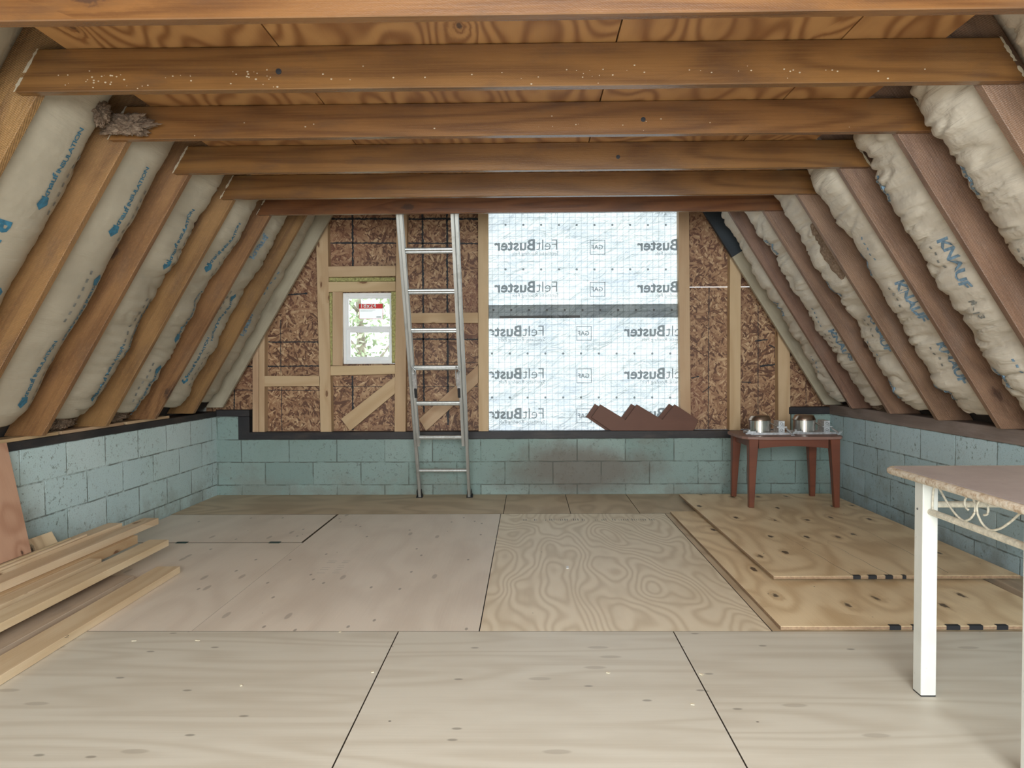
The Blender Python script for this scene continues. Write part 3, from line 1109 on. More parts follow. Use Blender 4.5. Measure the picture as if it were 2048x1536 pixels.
def gaf(bm, pxl, pxr, pyt, pyb, amp):
    a, b = at(pxl, pyb, YF), at(pxr, pyt, YF)
    w, h = b.x - a.x, b.z - a.z
    t = 0.0055
    for q in (rect(0, 0, w, t), rect(0, h - t, w, h), rect(0, 0, t, h), rect(w - t, 0, w, h)):
        felt_print(bm, q, pxr, pyb, amp)
    felt_print(bm, offs(glyphs('GAF', 0.058, 0.001), 0.018, h * 0.36), pxr, pyb, amp)


def dot(bm, px, py, amp):
    pts = [(0.0105 * math.cos(k * math.pi / 5), 0.0105 * math.sin(k * math.pi / 5)) for k in range(10)]
    felt_print(bm, poly(pts), px, py, amp)


for sheet, rows, pw, pg, dots, d0, amp in ((f1, (417, 500, 584), (1117, 1403), (1180, 1210), (450, 539), 1011, 0.5), (f2, (672, 757, 837), (1090, 1376), (1153, 1183), (707, 795), 984, 1.0)):
    for pyb in rows:
        for pw_ in pw:
            bm = bmesh.new()
            felt_row(bm, pw_, pyb, amp)
            link('mirrored_lettering', bm, 'felt_print', sheet)
        bm = bmesh.new()
        gaf(bm, pg[0], pg[1], pyb - 20, pyb + 9, amp)
        link('boxed_logo', bm, 'felt_print', sheet)
    for py in dots:
        bm = bmesh.new()
        for k in range(11):
            dot(bm, d0 + k * 35.6, py, amp)
        link('dot_pattern', bm, 'felt_print', sheet)
bm = bmesh.new()
for k in range(11):
    dot(bm, 987 + k * 35.6, 620, 0.5)
link('dot_pattern', bm, 'dark_print', f1)
for q in range(2):
    bm = bmesh.new()
    felt_print(bm, rect(0, 0, 0.74 if q == 0 else 0.45, 0.024), 1160 + q * 230, 636, 0.5)
    link('printed_stripe', bm, 'dark_print', f1)

# small sash window
WY = YS + 0.045
a_, b_ = at(687, 728, WY), at(789.5, 585.5, WY)
win = empty('window_1', ((a_.x + b_.x) / 2, WY, a_.z))
tag(win, kind='structure')
W0, H0 = b_.x - a_.x, b_.z - a_.z


def wbox(name, boxes, mat, parent, bev=0.003):
    bm = bmesh.new()
    for a, b in boxes:
        b2 = bmesh.new()
        box(b2, a, b)
        if bev:
            bevel(b2, bev)
        me = bpy.data.meshes.new('t')
        b2.to_mesh(me)
        b2.free()
        bm.from_mesh(me)
        bpy.data.meshes.remove(me)
    o = link(name, bm, mat)
    o.parent = parent
    return o


def frame_boxes(x0, x1, z0, z1, t, y0, y1, tb=None):
    tb = tb or t
    return [((x0, y0, z0), (x0 + t, y1, z1)), ((x1 - t, y0, z0), (x1, y1, z1)), ((x0 + t, y0, z0), (x1 - t, y1, z0 + tb)), ((x0 + t, y0, z1 - t), (x1 - t, y1, z1))]


wbox('window_frame', frame_boxes(-W0 / 2, W0 / 2, 0, H0, 0.028, 0, 0.06, 0.035), 'vinyl', win)
zm = H0 * 0.49
us = wbox('upper_sash', frame_boxes(-W0 / 2 + 0.024, W0 / 2 - 0.024, zm, H0 - 0.024, 0.028, 0.008, 0.035), 'vinyl', win)
ls = wbox('lower_sash', frame_boxes(-W0 / 2 + 0.028, W0 / 2 - 0.028, 0.032, zm + 0.004, 0.034, 0.016, 0.04), 'vinyl', win)
wbox('pane', [((-W0 / 2 + 0.05, 0.02, zm + 0.02), (W0 / 2 - 0.05, 0.023, H0 - 0.05))], 'glass', us, 0)
wbox('pane', [((-W0 / 2 + 0.06, 0.028, 0.06), (W0 / 2 - 0.06, 0.031, zm - 0.025))], 'glass', ls, 0)
wbox('sash_lock', [((-0.03, -0.006, zm + 0.004), (0.03, 0.012, zm + 0.016)), ((-0.008, -0.012, zm + 0.012), (0.022, 0.0, zm + 0.02))], 'vinyl', us, 0.002)
# size label stuck on the upper pane
sa, sb = at(717, 638, WY), at(765, 607, WY)
sw, sh = sb.x - sa.x, sb.z - sa.z
st = empty('size_sticker', (sa.x, WY + 0.0185, sa.z))
tag(st, 'white and red size sticker on the upper window pane', 'sticker')
bm = bmesh.new()
add_mapped(bm, rect(0, 0, sw, sh), lambda a, b: (a, 0.0002, b))
link('sticker_sheet', bm, 'sticker_paper', st)
bm = bmesh.new()
for q in (rect(0, sh * 0.68, sw, sh), rect(0, 0, 0.004, sh), rect(sw - 0.004, 0, sw, sh), rect(0, 0, sw, 0.004)):
    add_mapped(bm, q, lambda a, b: (a, -0.0006, b))
link('red_band', bm, 'red_print', st)
bm = bmesh.new()
add_mapped(bm, offs(glyphs('18x24', 0.056, 0.0009, 1.08), 0.012, sh * 0.74), lambda a, b: (a, -0.0012, b))
link('number', bm, 'paper', st)
bm = bmesh.new()
for k, w in enumerate((0.62, 0.5)):
    add_mapped(bm, rect(0.014, sh * (0.58 - k * 0.07), 0.014 + sw * w, sh * (0.60 - k * 0.07)), lambda a, b: (a, -0.0006, b))
add_mapped(bm, rect(sw * 0.72, sh * 0.1, sw * 0.92, sh * 0.16), lambda a, b: (a, -0.0006, b))
link('small_print', bm, 'grey_print', st)

# trees outside the small window
rr = random.Random(11)


def tree(x, y, h, r, label):
    t = empty('tree', (x, y, -0.6))
    tag(t, label, 'tree', 'trees outside the window')
    bm = bmesh.new()
    tube(bm, [(0, 0, 0), (0.05, 0, h * 0.4), (-0.06, 0.05, h * 0.8)], [0.13, 0.10, 0.04], 9)
    for k in range(6):
        a = k * 1.1
        z = h * (0.3 + 0.09 * k)
        tube(bm, [(0, 0, z), (math.cos(a) * r * 0.4, math.sin(a) * r * 0.4, z + 0.3), (math.cos(a) * r * 0.8, math.sin(a) * r * 0.8, z + 0.8)], [0.04, 0.03, 0.01], 6)
    link('trunk', bm, 'bark', t)
    bm = bmesh.new()
    for k in range(1300):
        d = Vector((rr.gauss(0, 1), rr.gauss(0, 1), rr.gauss(0, 1))).normalized() * r * rr.random() ** 0.5
        c = Vector((0, 0, h * 0.62)) + Vector((d.x, d.y, d.z * 1.3))
        s_ = rr.uniform(0.04, 0.09)
        u = Vector((rr.gauss(0, 1), rr.gauss(0, 1), rr.gauss(0, 1))).normalized()
        v = u.cross(Vector((rr.gauss(0, 1), rr.gauss(0, 1), rr.gauss(0, 1)))).normalized()
        bm.faces.new([bm.verts.new(c - u * s_), bm.verts.new(c - v * s_ * .5), bm.verts.new(c + u * s_), bm.verts.new(c + v * s_ * .5)])
    tag(link('foliage', bm, 'leaf', t), kind='stuff')


tree(-3.2, 13.5, 4.2, 1.5, 'pale green leafy tree outside, seen through the small window')
tree(-5.4, 15.5, 4.0, 1.3, 'thin tree outside, further back and partly hidden by the window frame')

# ------------------------------------------------------------------ rafters, collar ties, insulation
RY = [1.56, 2.17, 2.78, 3.39, 4.00, 4.61, 5.22, 5.83]
ordn = ['nearest the camera, cut off by the photo edge', 'level with the foremost ceiling tie', 'under the second ceiling tie', 'under the third ceiling tie',
        'under the fourth ceiling tie', 'under the fifth ceiling tie', 'under the darkest, farthest ceiling tie', 'beyond the last tie, next to the gable']


def rafter(side, y, u1, label, mat='rafter', th=0.042, dep=0.19, name='rafter', w0=0.0, zb=0.79):
    q = SL[side]
    mw = frame_mw(sp(side, 0, y + th / 2, 0), q['d'], q['n'])
    bm = bmesh.new()
    dz, nz = q['d'].z, q['n'].z
    zf = q['foot'].z
    ub0 = (zb - zf - w0 * nz) / dz
    ub1 = (zb - zf - (w0 + dep) * nz) / dz
    pts = [(ub0, w0), (u1, w0), (u1, w0 + dep), (ub1, w0 + dep)]
    A = [bm.verts.new((p[0], -th / 2, p[1])) for p in pts]
    B = [bm.verts.new((p[0], th / 2, p[1])) for p in pts]
    bm.faces.new(A)
    bm.faces.new(B[::-1])
    for i in range(4):
        bm.faces.new([A[i], B[i], B[(i + 1) % 4], A[(i + 1) % 4]])
    bevel(bm, 0.003)
    o = link(name, bm, mat, mw=mw)
    return tag(o, label, 'rafter')


for side, sn in (('L', 'window-side'), ('R', 'table-side')):
    zb = ZW + 0.0715 if side == 'L' else ZW + 0.089
    for y, od in zip(RY, ordn):
        if y < 2.0 and side == 'L':
            pass
        o = rafter(side, y, 2.35, 'rough brown rafter of the %s slope, %s' % (sn, od), 'rafter' if side == 'L' else 'rafter_right', zb=zb)
        o['group'] = 'rough brown rafters of the %s slope' % sn
    o = rafter(side, 6.37, 2.3, 'weathered grey end rafter of the %s slope, against the gable wall' % sn, 'grey_timber', th=0.04, dep=0.13, zb=ZW + 0.089)
    o['group'] = 'end rafters against the gable'
    if side == 'R':
        # the top stretch of this rafter is charred black
        q = SL[side]
        bm = bmesh.new()
        box(bm, (1.55, -0.0215, -0.0015), (2.29, 0.0215, 0.1315))
        bevel(bm, 0.001)
        bl = link('charred_end', bm, 'black_timber')
        bl.parent = o
        bl['label'] = 'charred black upper end'

# collar ties under the ceiling
ties = [2.17, 2.78, 3.39, 4.00, 4.61, 5.22]
tl = ['golden brown ceiling tie at the very top of the photo, foremost of the six', 'wide brown ceiling tie with white paint flecks and a dark bolt hole',
      'brown ceiling tie third from the camera, with a round black hole towards the table side', 'brown ceiling tie fourth from the camera, a pale plug and loose string near its hole',
      'dark brown ceiling tie fifth from the camera, just in front of the darkest one', 'very dark purplish brown ceiling tie, farthest, crossing in front of the ladder']
hx = [None, -0.95, 0.54, 0.50, None, None]
for i, y in enumerate(ties):
    x0, x1 = -1.975, 1.885
    zb_, zt_ = [2.222, 2.248, 2.258, 2.262, 2.262, 2.288][i], 2.411
    L = x1 - x0
    bm = bmesh.new()
    sl, sr = (zt_ - zb_) / 1.69, (zt_ - zb_) / 1.6
    pts = [(0, zb_), (L, zb_), (L - sr, zt_), (sl, zt_)]
    A = [bm.verts.new((p[0], 0, p[1] - zb_)) for p in pts]
    B = [bm.verts.new((p[0], 0.042, p[1] - zb_)) for p in pts]
    bm.faces.new(A)
    bm.faces.new(B[::-1])
    for k in range(4):
        bm.faces.new([A[k], B[k], B[(k + 1) % 4], A[(k + 1) % 4]])
    bevel(bm, 0.003)
    o = link('collar_tie', bm, 'collar', mw=Matrix.Translation((x0, y - 0.0435, zb_)))
    tag(o, tl[i], 'ceiling tie', 'collar ties across the ceiling')
    if hx[i] is not None:
        bm = bmesh.new()
        lathe(bm, [(0.011, 0), (0.011, 0.003), (0.005, 0.0035)], 14)
        hb = link('bolt_hole', bm, 'black', mw=Matrix.Translation((hx[i] - x0, -0.0005, 0.066)) @ Matrix.Rotation(R(90), 4, 'X'))
        hb.parent = o

    rp = random.Random(40 + i)
    for sd in (0, 1):
        bm = bmesh.new()
        prev = None
        hh = zt_ - zb_
        for k in range(19):
            t = k / 18
            xc = (sl * t) if sd == 0 else (L - sr * t)
            w = 0.003 + 0.008 * rp.random() * (1 if 0.1 < t < 0.9 else 0.4)
            a = bm.verts.new((xc - w, -0.0018, hh * t))
            b = bm.verts.new((xc + w * 0.7, -0.0028, hh * t))
            if prev and not (0.35 < t < 0.35 + 0.12 * (i % 3)):
                bm.faces.new([prev[0], prev[1], b, a])
            prev = (a, b)
        bmesh.ops.solidify(bm, geom=bm.faces[:], thickness=0.0012)
        te = link('torn_paper_edge', bm, 'pale_chip')
        te.parent = o
        te['label'] = 'ragged pale paper edge'
    if i in (0, 1, 2):
        bm = bmesh.new()
        for k in range((10, 90, 16)[i]):
            c = rp.choice([0.35, 0.62, 0.95, 2.2, 3.0]) if rp.random() < 0.5 else rp.uniform(0.1, L - 0.3)
            x, z = c + rp.gauss(0, 0.05), min(0.13, max(0.008, rp.gauss(0.045, 0.02)))
            r = rp.uniform(0.001, 0.0036)
            bmesh.ops.create_icosphere(bm, subdivisions=1, radius=r, matrix=Matrix.Translation((x, -0.0008, z)) @ Matrix.Diagonal((1.4, 0.5, 1, 1)))
        fl = link('paint_fleck', bm, 'fleck')
        fl.parent = o
        tag(fl, kind='stuff')

# insulation batts
LOGO = [(0, 0.018), (0.016, 0.042), (0.044, 0.034), (0.046, 0.004), (0.022, -0.008)]


def batt(side, ya, yb, u0, u1, seed, lump, label, mat, far_rec=0.06, prints=(), wrinkle=0.5, near_rec=0.03, mid=0.0, ty=True):
    q = SL[side]
    W = yb - ya

    def e(u, v):
        t = v / W
        c = abs(2 * t - 1)
        rec = mid + 0.055 - 0.05 * (1 - c ** 2.4)
        rec += near_rec * max(0, 1 - t * 5) ** 1.5
        rec += far_rec * max(0, (t - 0.45) / 0.55) ** 2
        L1 = noise.noise(Vector((u * 3.1, v * 2.0, seed * 3.7)))
        L2 = noise.noise(Vector((u * 9.0, v * 3.0, seed * 5.1 + 4)))
        L3 = noise.noise(Vector((u * 26.0, v * 5.0, seed * 2.1 + 9)))
        ridge = abs(noise.noise(Vector((u * 11.0 + v * 2, v * 2.0, seed * 1.3))))
        rec += lump * (0.030 * L1 + 0.014 * L2) + wrinkle * (0.008 * L3 + 0.018 * max(0, 0.12 - ridge) / 0.12 * (0.4 + 0.6 * t))
        rec += 0.03 * max(0, (0.12 - u) / 0.12)
        if ty and u > 1.42:
            k = min(1, (u - 1.42) / 0.12) * min(1, max(0, v - (W - 0.13)) / 0.05)
            rec = rec * (1 - k) + 0.172 * k
        return min(max(rec, -0.03), 0.172)
    nu, nv = int((u1 - u0) / 0.011), 24
    mw = frame_mw(sp(side, 0, ya, 0), q['d'], q['n'])
    # local: x = u, z = outward, y = n x d -> for the left side +Y world, for the right side it may flip
    ydir = (mw.to_3x3() @ Vector((0, 1, 0))).y
    sg = 1 if ydir > 0 else -1
    bm = bmesh.new()
    g = [[bm.verts.new((u0 + (u1 - u0) * i / nu, sg * W * j / nv, e(u0 + (u1 - u0) * i / nu, W * j / nv))) for j in range(nv + 1)] for i in range(nu + 1)]
    h = [[bm.verts.new((max(0.0, u0 + (u1 - u0) * i / nu), sg * W * j / nv, 0.180)) for j in (0, nv)] for i in range(nu + 1)]
    for i in range(nu):
        for j in range(nv):
            bm.faces.new([g[i][j], g[i + 1][j], g[i + 1][j + 1], g[i][j + 1]])
        bm.faces.new([h[i][0], h[i][1], h[i + 1][1], h[i + 1][0]])
        bm.faces.new([g[i][0], h[i][0], h[i + 1][0], g[i + 1][0]])
        bm.faces.new([g[i][nv], g[i + 1][nv], h[i + 1][1], h[i][1]])
    bm.faces.new([g[0][j] for j in range(nv + 1)] + [h[0][1], h[0][0]])
    bm.faces.new([g[nu][j] for j in range(nv + 1)] + [h[nu][1], h[nu][0]])
    o = link('insulation_batt', bm, mat, smooth=True, mw=mw)
    tag(o, label, 'insulation')
    # printing on the facing
    for (kind, uc, vc, dr) in prints:
        # dr +1 reads up the slope, -1 reads down
        left = side == 'L'
        top = (-1 if dr > 0 else 1) * (1 if left else -1)
        K = 1.45 if left else 1.0

        def fn(a, b, uc=uc, vc=vc, dr=dr, top=top, K=K):
            u, v = uc + dr * a * K, vc + top * b * K
            v = min(max(v, 0.002), W - 0.002)
            return (u, sg * v, e(u, v) - 0.0035)

        def part(name, mk, gl):
            b = bmesh.new()
            for g_ in gl:
                add_mapped(b, g_, fn)
            link(name, b, mk, o).matrix_local = Matrix.Identity(4)
        if kind == 'logo':
            w = max(v[0] for v in glyphs('knauf', 0.042, 0.0006, 0.9)[0])
            part('house_logo', 'blue_print', [poly(LOGO)])
            part('lettering', 'blue_print', [offs(glyphs('knauf', 0.042, 0.0006, 0.9), 0.040, 0.010), offs(glyphs('INSULATION', 0.030, 0.0006, 0.88), 0.042 + w, 0.010)])
            part('icon_print', 'grey_print', [rect(-0.01 + k * 0.033, -0.056, 0.005 + k * 0.033, -0.044) for k in range(7)])
        elif kind == 'r13':
            part('lettering', 'blue_print', [glyphs('R13', 0.085, 0.0025)])
        elif kind == 'cap':
            part('lettering', 'blue_pale', [glyphs('KNAUF', 0.088, 0.0035, 0.95)])
            part('icon_print', 'grey_print', [rect(0.02 + k * 0.04, -0.07, 0.036 + k * 0.04, -0.056) for k in range(4)])
        elif kind == 'small':
            part('lettering', 'blue_pale', [glyphs('knauf', 0.072, 0.002, 0.95)])
        elif kind == 'icons':
            part('icon_print', 'blue_pale', [rect(k * 0.036, 0, k * 0.036 + 0.016, 0.014) for k in range(5)])
        elif kind == 'rv':
            part('lettering', 'grey_print', [glyphs('R-13', 0.06, 0.001)])
    if side == 'R' and seed == 26:
        bm = bmesh.new()
        g = []
        for i in range(31):
            a = i / 30
            hw_ = 0.075 * math.sin(math.pi * a) ** 0.6 * (1 + 0.35 * noise.noise(Vector((a * 9, 1, 1)))) + 0.004
            g.append([bm.verts.new((1.08 + 0.42 * a, sg * min(max(0.085 + hw_ * (j / 8 - 0.5) * 2, 0.002), W), e(1.08 + 0.42 * a, 0.085 + hw_ * (j / 8 - 0.5) * 2) - 0.004
                      - 0.014 * max(0, math.sin(math.pi * j / 8)) * (0.6 + abs(noise.noise(Vector((i * 1.3, j * 1.1, 3))))))) for j in range(9)])
        for i in range(30):
            for j in range(8):
                bm.faces.new([g[i][j], g[i + 1][j], g[i + 1][j + 1], g[i][j + 1]])
        link('exposed_fibre', bm, 'fluff', o, smooth=True).matrix_local = Matrix.Identity(4)
    return o


# prints for the window-side slope: (kind, u, v, direction)
left_prints = {
    1: [('logo', 0.35, 0.30, -1), ('logo', 0.75, 0.30, 1), ('logo', 1.5, 0.30, -1)],
    2: [('logo', 0.12, 0.33, 1), ('logo', 0.82, 0.34, -1), ('r13', 1.14, 0.12, -1), ('logo', 1.22, 0.34, 1), ('icons', 0.98, 0.12, -1)],
    3: [('logo', 0.16, 0.32, 1), ('logo', 0.98, 0.34, -1), ('logo', 1.20, 0.28, 1)],
    4: [('logo', 0.16, 0.34, 1), ('logo', 0.88, 0.38, -1), ('logo', 1.10, 0.30, 1)],
    5: [('logo', 0.42, 0.26, -1), ('logo', 0.60, 0.34, 1), ('logo', 1.15, 0.25, 1)],
    6: [('logo', 0.25, 0.2, 1), ('logo', 1.05, 0.2, -1), ('small', 1.35, 0.2, 1)],
    7: [('small', 0.7, 0.15, 1), ('icons', 1.1, 0.15, 1)],
}
right_prints = {
    1: [('cap', 0.9, 0.32, -1), ('small', 0.6, 0.3, 1), ('cap', 1.5, 0.3, -1)],
    2: [('small', 0.62, 0.34, 1), ('cap', 1.02, 0.26, -1), ('icons', 0.75, 0.16, 1), ('small', 1.28, 0.36, 1), ('rv', 0.5, 0.2, 1)],
    3: [('cap', 1.15, 0.17, -1), ('rv', 0.80, 0.20, -1), ('small', 0.25, 0.30, 1), ('small', 1.42, 0.34, 1), ('icons', 0.45, 0.15, -1)],
    4: [('cap', 0.98, 0.14, -1), ('small', 1.05, 0.32, 1), ('small', 0.12, 0.34, 1), ('cap', 0.55, 0.14, -1), ('icons', 1.3, 0.2, -1)],
    5: [('small', 0.13, 0.30, 1), ('small', 0.95, 0.3, 1), ('icons', 0.6, 0.3, -1), ('cap', 0.78, 0.14, -1)],
    6: [('cap', 0.72, 0.16, -1), ('icons', 0.92, 0.22, -1), ('small', 1.4, 0.25, 1)],
    7: [('small', 0.9, 0.18, 1), ('icons', 0.5, 0.2, -1)],
}
lumpL = [0.3, 0.4, 0.4, 0.45, 1.0, 1.3, 1.3, 0.8]
bayn = ['in the first bay, mostly outside the photo', 'in the bay behind the foremost ceiling tie', 'between the second and third ceiling ties', 'between the third and fourth ceiling ties',
        'between the fourth and fifth ceiling ties', 'between the fifth and the darkest ceiling ties', 'just beyond the darkest ceiling tie', 'in the narrow last bay beside the gable']
for i in range(8):
    ya = RY[i] + 0.043
    yb = (RY[i + 1] if i < 7 else 6.37) - 0.002
    utop = 2.3 if i not in (1,) else 2.3
    batt('L', ya, yb, 0.03, utop, i + 1, lumpL[i], 'taupe paper-faced insulation on the window-side slope, %s' % bayn[i], 'kraft', prints=left_prints.get(i, ()),
         far_rec=0.07 + 0.02 * (i % 2), wrinkle=0.2 if i < 4 else 0.8, mid=0.025, ty=i < 6)['group'] = 'insulation batts of the window-side slope'
    batt('R', ya, yb, 0.03, utop, i + 21, 1.3, 'crumpled cream paper-faced insulation on the table-side slope, %s' % bayn[i], 'cream_facing',
         prints=right_prints.get(i, ()), far_rec=0.12, wrinkle=1.6, mid=0.01, ty=i < 6)['group'] = 'insulation batts of the table-side slope'

# torn glass-fibre tufts


def fluff(loc, sx, sy, sz, seed, label, group):
    bm = bmesh.new()
    bmesh.ops.create_icosphere(bm, subdivisions=6, radius=1.0)
    for v in bm.verts:
        n = v.co.normalized()
        k = 0.9 + 0.45 * noise.noise(n * 2.2 + Vector((seed, 0, 0))) + 0.38 * noise.noise(n * 6 + Vector((0, seed, 0))) + 0.30 * abs(noise.noise(n * 15 + Vector((0, 0, seed)))) + 0.22 * noise.noise(n * 34 + Vector((0, 3, seed)))
        v.co = Vector((n.x * sx * k, n.y * sy * k, n.z * sz * k))
    o = link('fiberglass_tuft', bm, 'fluff', smooth=True)
    o.location = loc
    return tag(o, label, 'insulation tuft', group)


FG = 'loose glass-fibre tufts'
p = at(250, 250, 3.30)
fluff(p, 0.115, 0.04, 0.045, 1.3, 'shaggy pink-brown fibre clump hanging at the end of the third ceiling tie', FG)
p = at(196, 222, 3.2)
fluff(p, 0.045, 0.05, 0.05, 2.3, 'small shaggy fibre clump on the insulation beside the third ceiling tie', FG)
p = at(238, 824, 4.35)
fluff((XL - 0.035, 4.34, ZW + 0.125), 0.04, 0.13, 0.042, 3.1, 'pinkish fibre tuft on the sill at the foot of the window-side slope, nearer one', FG)
fluff((XL - 0.04, 4.95, ZW + 0.12), 0.04, 0.13, 0.038, 4.7, 'pinkish fibre tuft on the sill at the foot of the window-side slope, farther one', FG)
fluff((XR + 0.06, 3.95 - 0.25, ZW + 0.12), 0.05, 0.14, 0.04, 6.2, 'dusty fibre tuft on the sill above the table-side block wall', FG)
fluff((XR + 0.05, 5.6, ZW + 0.115), 0.05, 0.1, 0.035, 8.2, 'dusty fibre tuft on the table-side sill, close to the corner with the light housings', FG)

# ------------------------------------------------------------------ hatch, loose plywood
hx0, hx1, hy0, hy1 = XL + 0.01, -1.530, 4.717, 5.602
ht = empty('floor_hatch', ((hx0 + hx1) / 2, (hy0 + hy1) / 2, 0))
tag(ht, 'plywood floor hatch with two dark hinges near the window-side wall', 'hatch')
bm = bmesh.new()
hw, hl = hx1 - hx0 - 0.006, hy1 - hy0 - 0.006
box(bm, (-hl / 2, -hw / 2, -0.018), (hl / 2, hw / 2, 0.0))
for f in bm.faces:
    f.normal_update()
    f.material_index = 0 if f.normal.z > 0.7 else 1
o = link('hatch_panel', bm, ['ply_grey', 'gap_shade'])
o.rotation_euler = (0, 0, R(90))
o.parent = ht
for px in (365, 550):
    c = atz(px, 1085, 0)
    bm = bmesh.new()
    box(bm, (-0.036, -0.02, 0.0), (0.036, 0.02, 0.002))
    tube(bm, [(-0.036, 0, 0.003), (0.036, 0, 0.003)], 0.003, 8)
    o = link('hinge', bm, 'hinge')
    o.location = (c.x - ht.location.x, 4.712 - ht.location.y, 0)
    o.parent = ht


def ply_sheet(name, x0, x1, y0, y1, z0, label, marks, mat='ply_knotty', lift=0.0, th=0.018):
    t = empty(name, (x0, y0, z0))
    tag(t, label, 'plywood sheet', 'loose knotty plywood sheets')
    t.rotation_euler = (0, -math.atan(lift / (x1 - x0)), 0)
    W_, L_ = x1 - x0, y1 - y0
    bm = bmesh.new()
    box(bm, (0, -W_, 0.0015), (L_, 0, th))
    for f in bm.faces:
        if abs(f.normal.z) < 0.5:
            f.material_index = 1
    bevel(bm, 0.001)
    for f in bm.faces:
        f.normal_update()
        f.material_index = 0 if f.normal.z > 0.7 else 1
    o = link('panel', bm, [mat, 'edge_ply'])
    o.rotation_euler = (0, 0, R(90))
    o.parent = t
    bm = bmesh.new()
    for a, b in marks:
        box(bm, (a, -0.0012, 0.0), (b, 0.02, th + 0.0008))
    o = link('black_edge_mark', bm, 'black')
    o.parent = t
    # dark glue lines between the plies
    bm = bmesh.new()
    for k in (0.3, 0.62):
        box(bm, (0.001, -0.0006, th * k), (W_ - 0.001, 0.001, th * k + 0.0014))
        box(bm, (-0.0006, 0.001, th * k), (0.001, L_ - 0.001, th * k + 0.0014))
    o = link('glue_line', bm, 'cherry')
    o.parent = t
    return t



lowp = ply_sheet('plywood_sheet', 1.115, 2.43, 3.14, 5.60, 0.0005, 'knotty yellow plywood sheet flat on the floor, underneath the smaller-looking one', [(0.48, 0.53), (0.58, 0.65), (0.73, 0.79), (0.83, 0.89), (0.95, 1.00)], lift=0.004)
upp = ply_sheet('plywood_sheet', 1.30, 2.60, 3.77, 6.15, 0.036, 'knotty plywood sheet lying on top of another, carrying the brown table', [(0.42, 0.46), (0.50, 0.545), (0.59, 0.63), (0.68, 0.70), (0.79, 0.83)], lift=0.002)
bm = bmesh.new()
for x_, y0_s, y1_s, dx in ((0.42, 0.0, 0.95, -0.05), (0.62, 0.0, 0.75, -0.04), (0.95, 0.05, 1.3, 0.02)):
    pr = None
    for k in range(13):
        t = k / 12
        x = x_ + dx * t + 0.004 * math.sin(k * 1.7)
        w = 0.0011 * (1.2 - t)
        a, b = bm.verts.new((x - w, y0_s + (y1_s - y0_s) * t, 0.0184)), bm.verts.new((x + w, y0_s + (y1_s - y0_s) * t, 0.0184))
        if pr:
            bm.faces.new([pr[0], pr[1], b, a])
        pr = (a, b)
link('veneer_crack', bm, 'gap_shade', upp)
# packing battens that hold the top sheet off the lower one
for (x, y, L_, lb, zz, tt) in [(1.40, 4.0, 1.0, 'thin batten packing up the top plywood sheet, near its free front edge', 0.0195, 0.0155), (1.45, 5.2, 0.85, 'thin batten packing up the top plywood sheet, below the brown table', 0.0195, 0.0155)]:
    o = board('batten', (x, y, 0.0225 if x < 1.5 else 0.0), (1, 0, 0), (0, 0, 1), L_, 0.04, 0.0135, 'lumber_grey', 0.001)
    tag(o, lb, 'batten', 'battens between the plywood sheets')
o = board('lumber_offcut', (2.50, 3.35, 0.0), (0.05, 1, 0), (0, 0, 1), 1.15, 0.09, 0.034, 'lumber_grey', 0.002)
tag(o, 'grey lumber offcut poking out below the top plywood sheet beside the wall', 'board')

# ------------------------------------------------------------------ brown side table with light housings
zt0 = 0.057
tb = empty('side_table', (2.07, 5.80, zt0))
tag(tb, 'red-brown wooden side table in the far corner, standing on loose plywood', 'table')
TW, TD, TH = 0.80, 0.56, 0.556
bm = bmesh.new()
pts = []
for k in range(40):
    a = 2 * math.pi * k / 40
    ca, sa2 = math.cos(a), math.sin(a)
    n_ = 7.0
    rr_ = (abs(ca) ** n_ + abs(sa2) ** n_) ** (-1 / n_)
    pts.append((ca * rr_ * TW / 2, sa2 * rr_ * TD / 2))
prism(bm, pts, 'z', TH - 0.022, TH)
bmesh.ops.bevel(bm, geom=[e for e in bm.edges if abs(e.verts[0].co.z - e.verts[1].co.z) < 1e-5], offset=0.006, segments=2, profile=0.6, affect='EDGES')
link('tabletop', bm, 'cherry_top', tb)
for sx in (-1, 1):
    for sy in (-1, 1):
        bm = bmesh.new()
        x, y = sx * (TW / 2 - 0.085), sy * (TD / 2 - 0.06)
        prof_ = [(0.0, 0.020), (0.25, 0.027), (0.42, 0.033), (TH - 0.022, 0.037)]
        prev = None
        for z, h in prof_:
            # taper on the inner faces, outer faces stay straight
            xs = sorted((x + sx * 0.037, x + sx * 0.037 - sx * 2 * h))
            ys_ = sorted((y + sy * 0.037, y + sy * 0.037 - sy * 2 * h))
            ring = [bm.verts.new(c) for c in ((xs[0], ys_[0], z), (xs[1], ys_[0], z), (xs[1], ys_[1], z), (xs[0], ys_[1], z))]
            if prev:
                for k in range(4):
                    bm.faces.new([prev[k], prev[(k + 1) % 4], ring[(k + 1) % 4], ring[k]])
            else:
                bm.faces.new(ring[::-1])
            prev = ring
        bm.faces.new(prev)
        bevel(bm, 0.003)
        link('leg', bm, 'cherry', tb)
for sy in (-1, 1):
    bm = bmesh.new()
    y = sy * (TD / 2 - 0.055)
    n = 16
    hw2 = TW / 2 - 0.13
    pl = [(-hw2, TH - 0.023)] + [(-hw2 + 2 * hw2 * k / n, TH - 0.095 + 0.018 * math.sin(math.pi * k / n)) for k in range(n + 1)] + [(hw2, TH - 0.023)]
    prism(bm, pl, 'y', y - 0.009, y + 0.009)
    link('apron', bm, 'cherry', tb)
for sx in (-1, 1):
    bm = bmesh.new()
    x = sx * (TW / 2 - 0.08)
    box(bm, (x - 0.009, -TD / 2 + 0.1, TH - 0.085), (x + 0.009, TD / 2 - 0.1, TH - 0.023))
    link('apron', bm, 'cherry', tb)


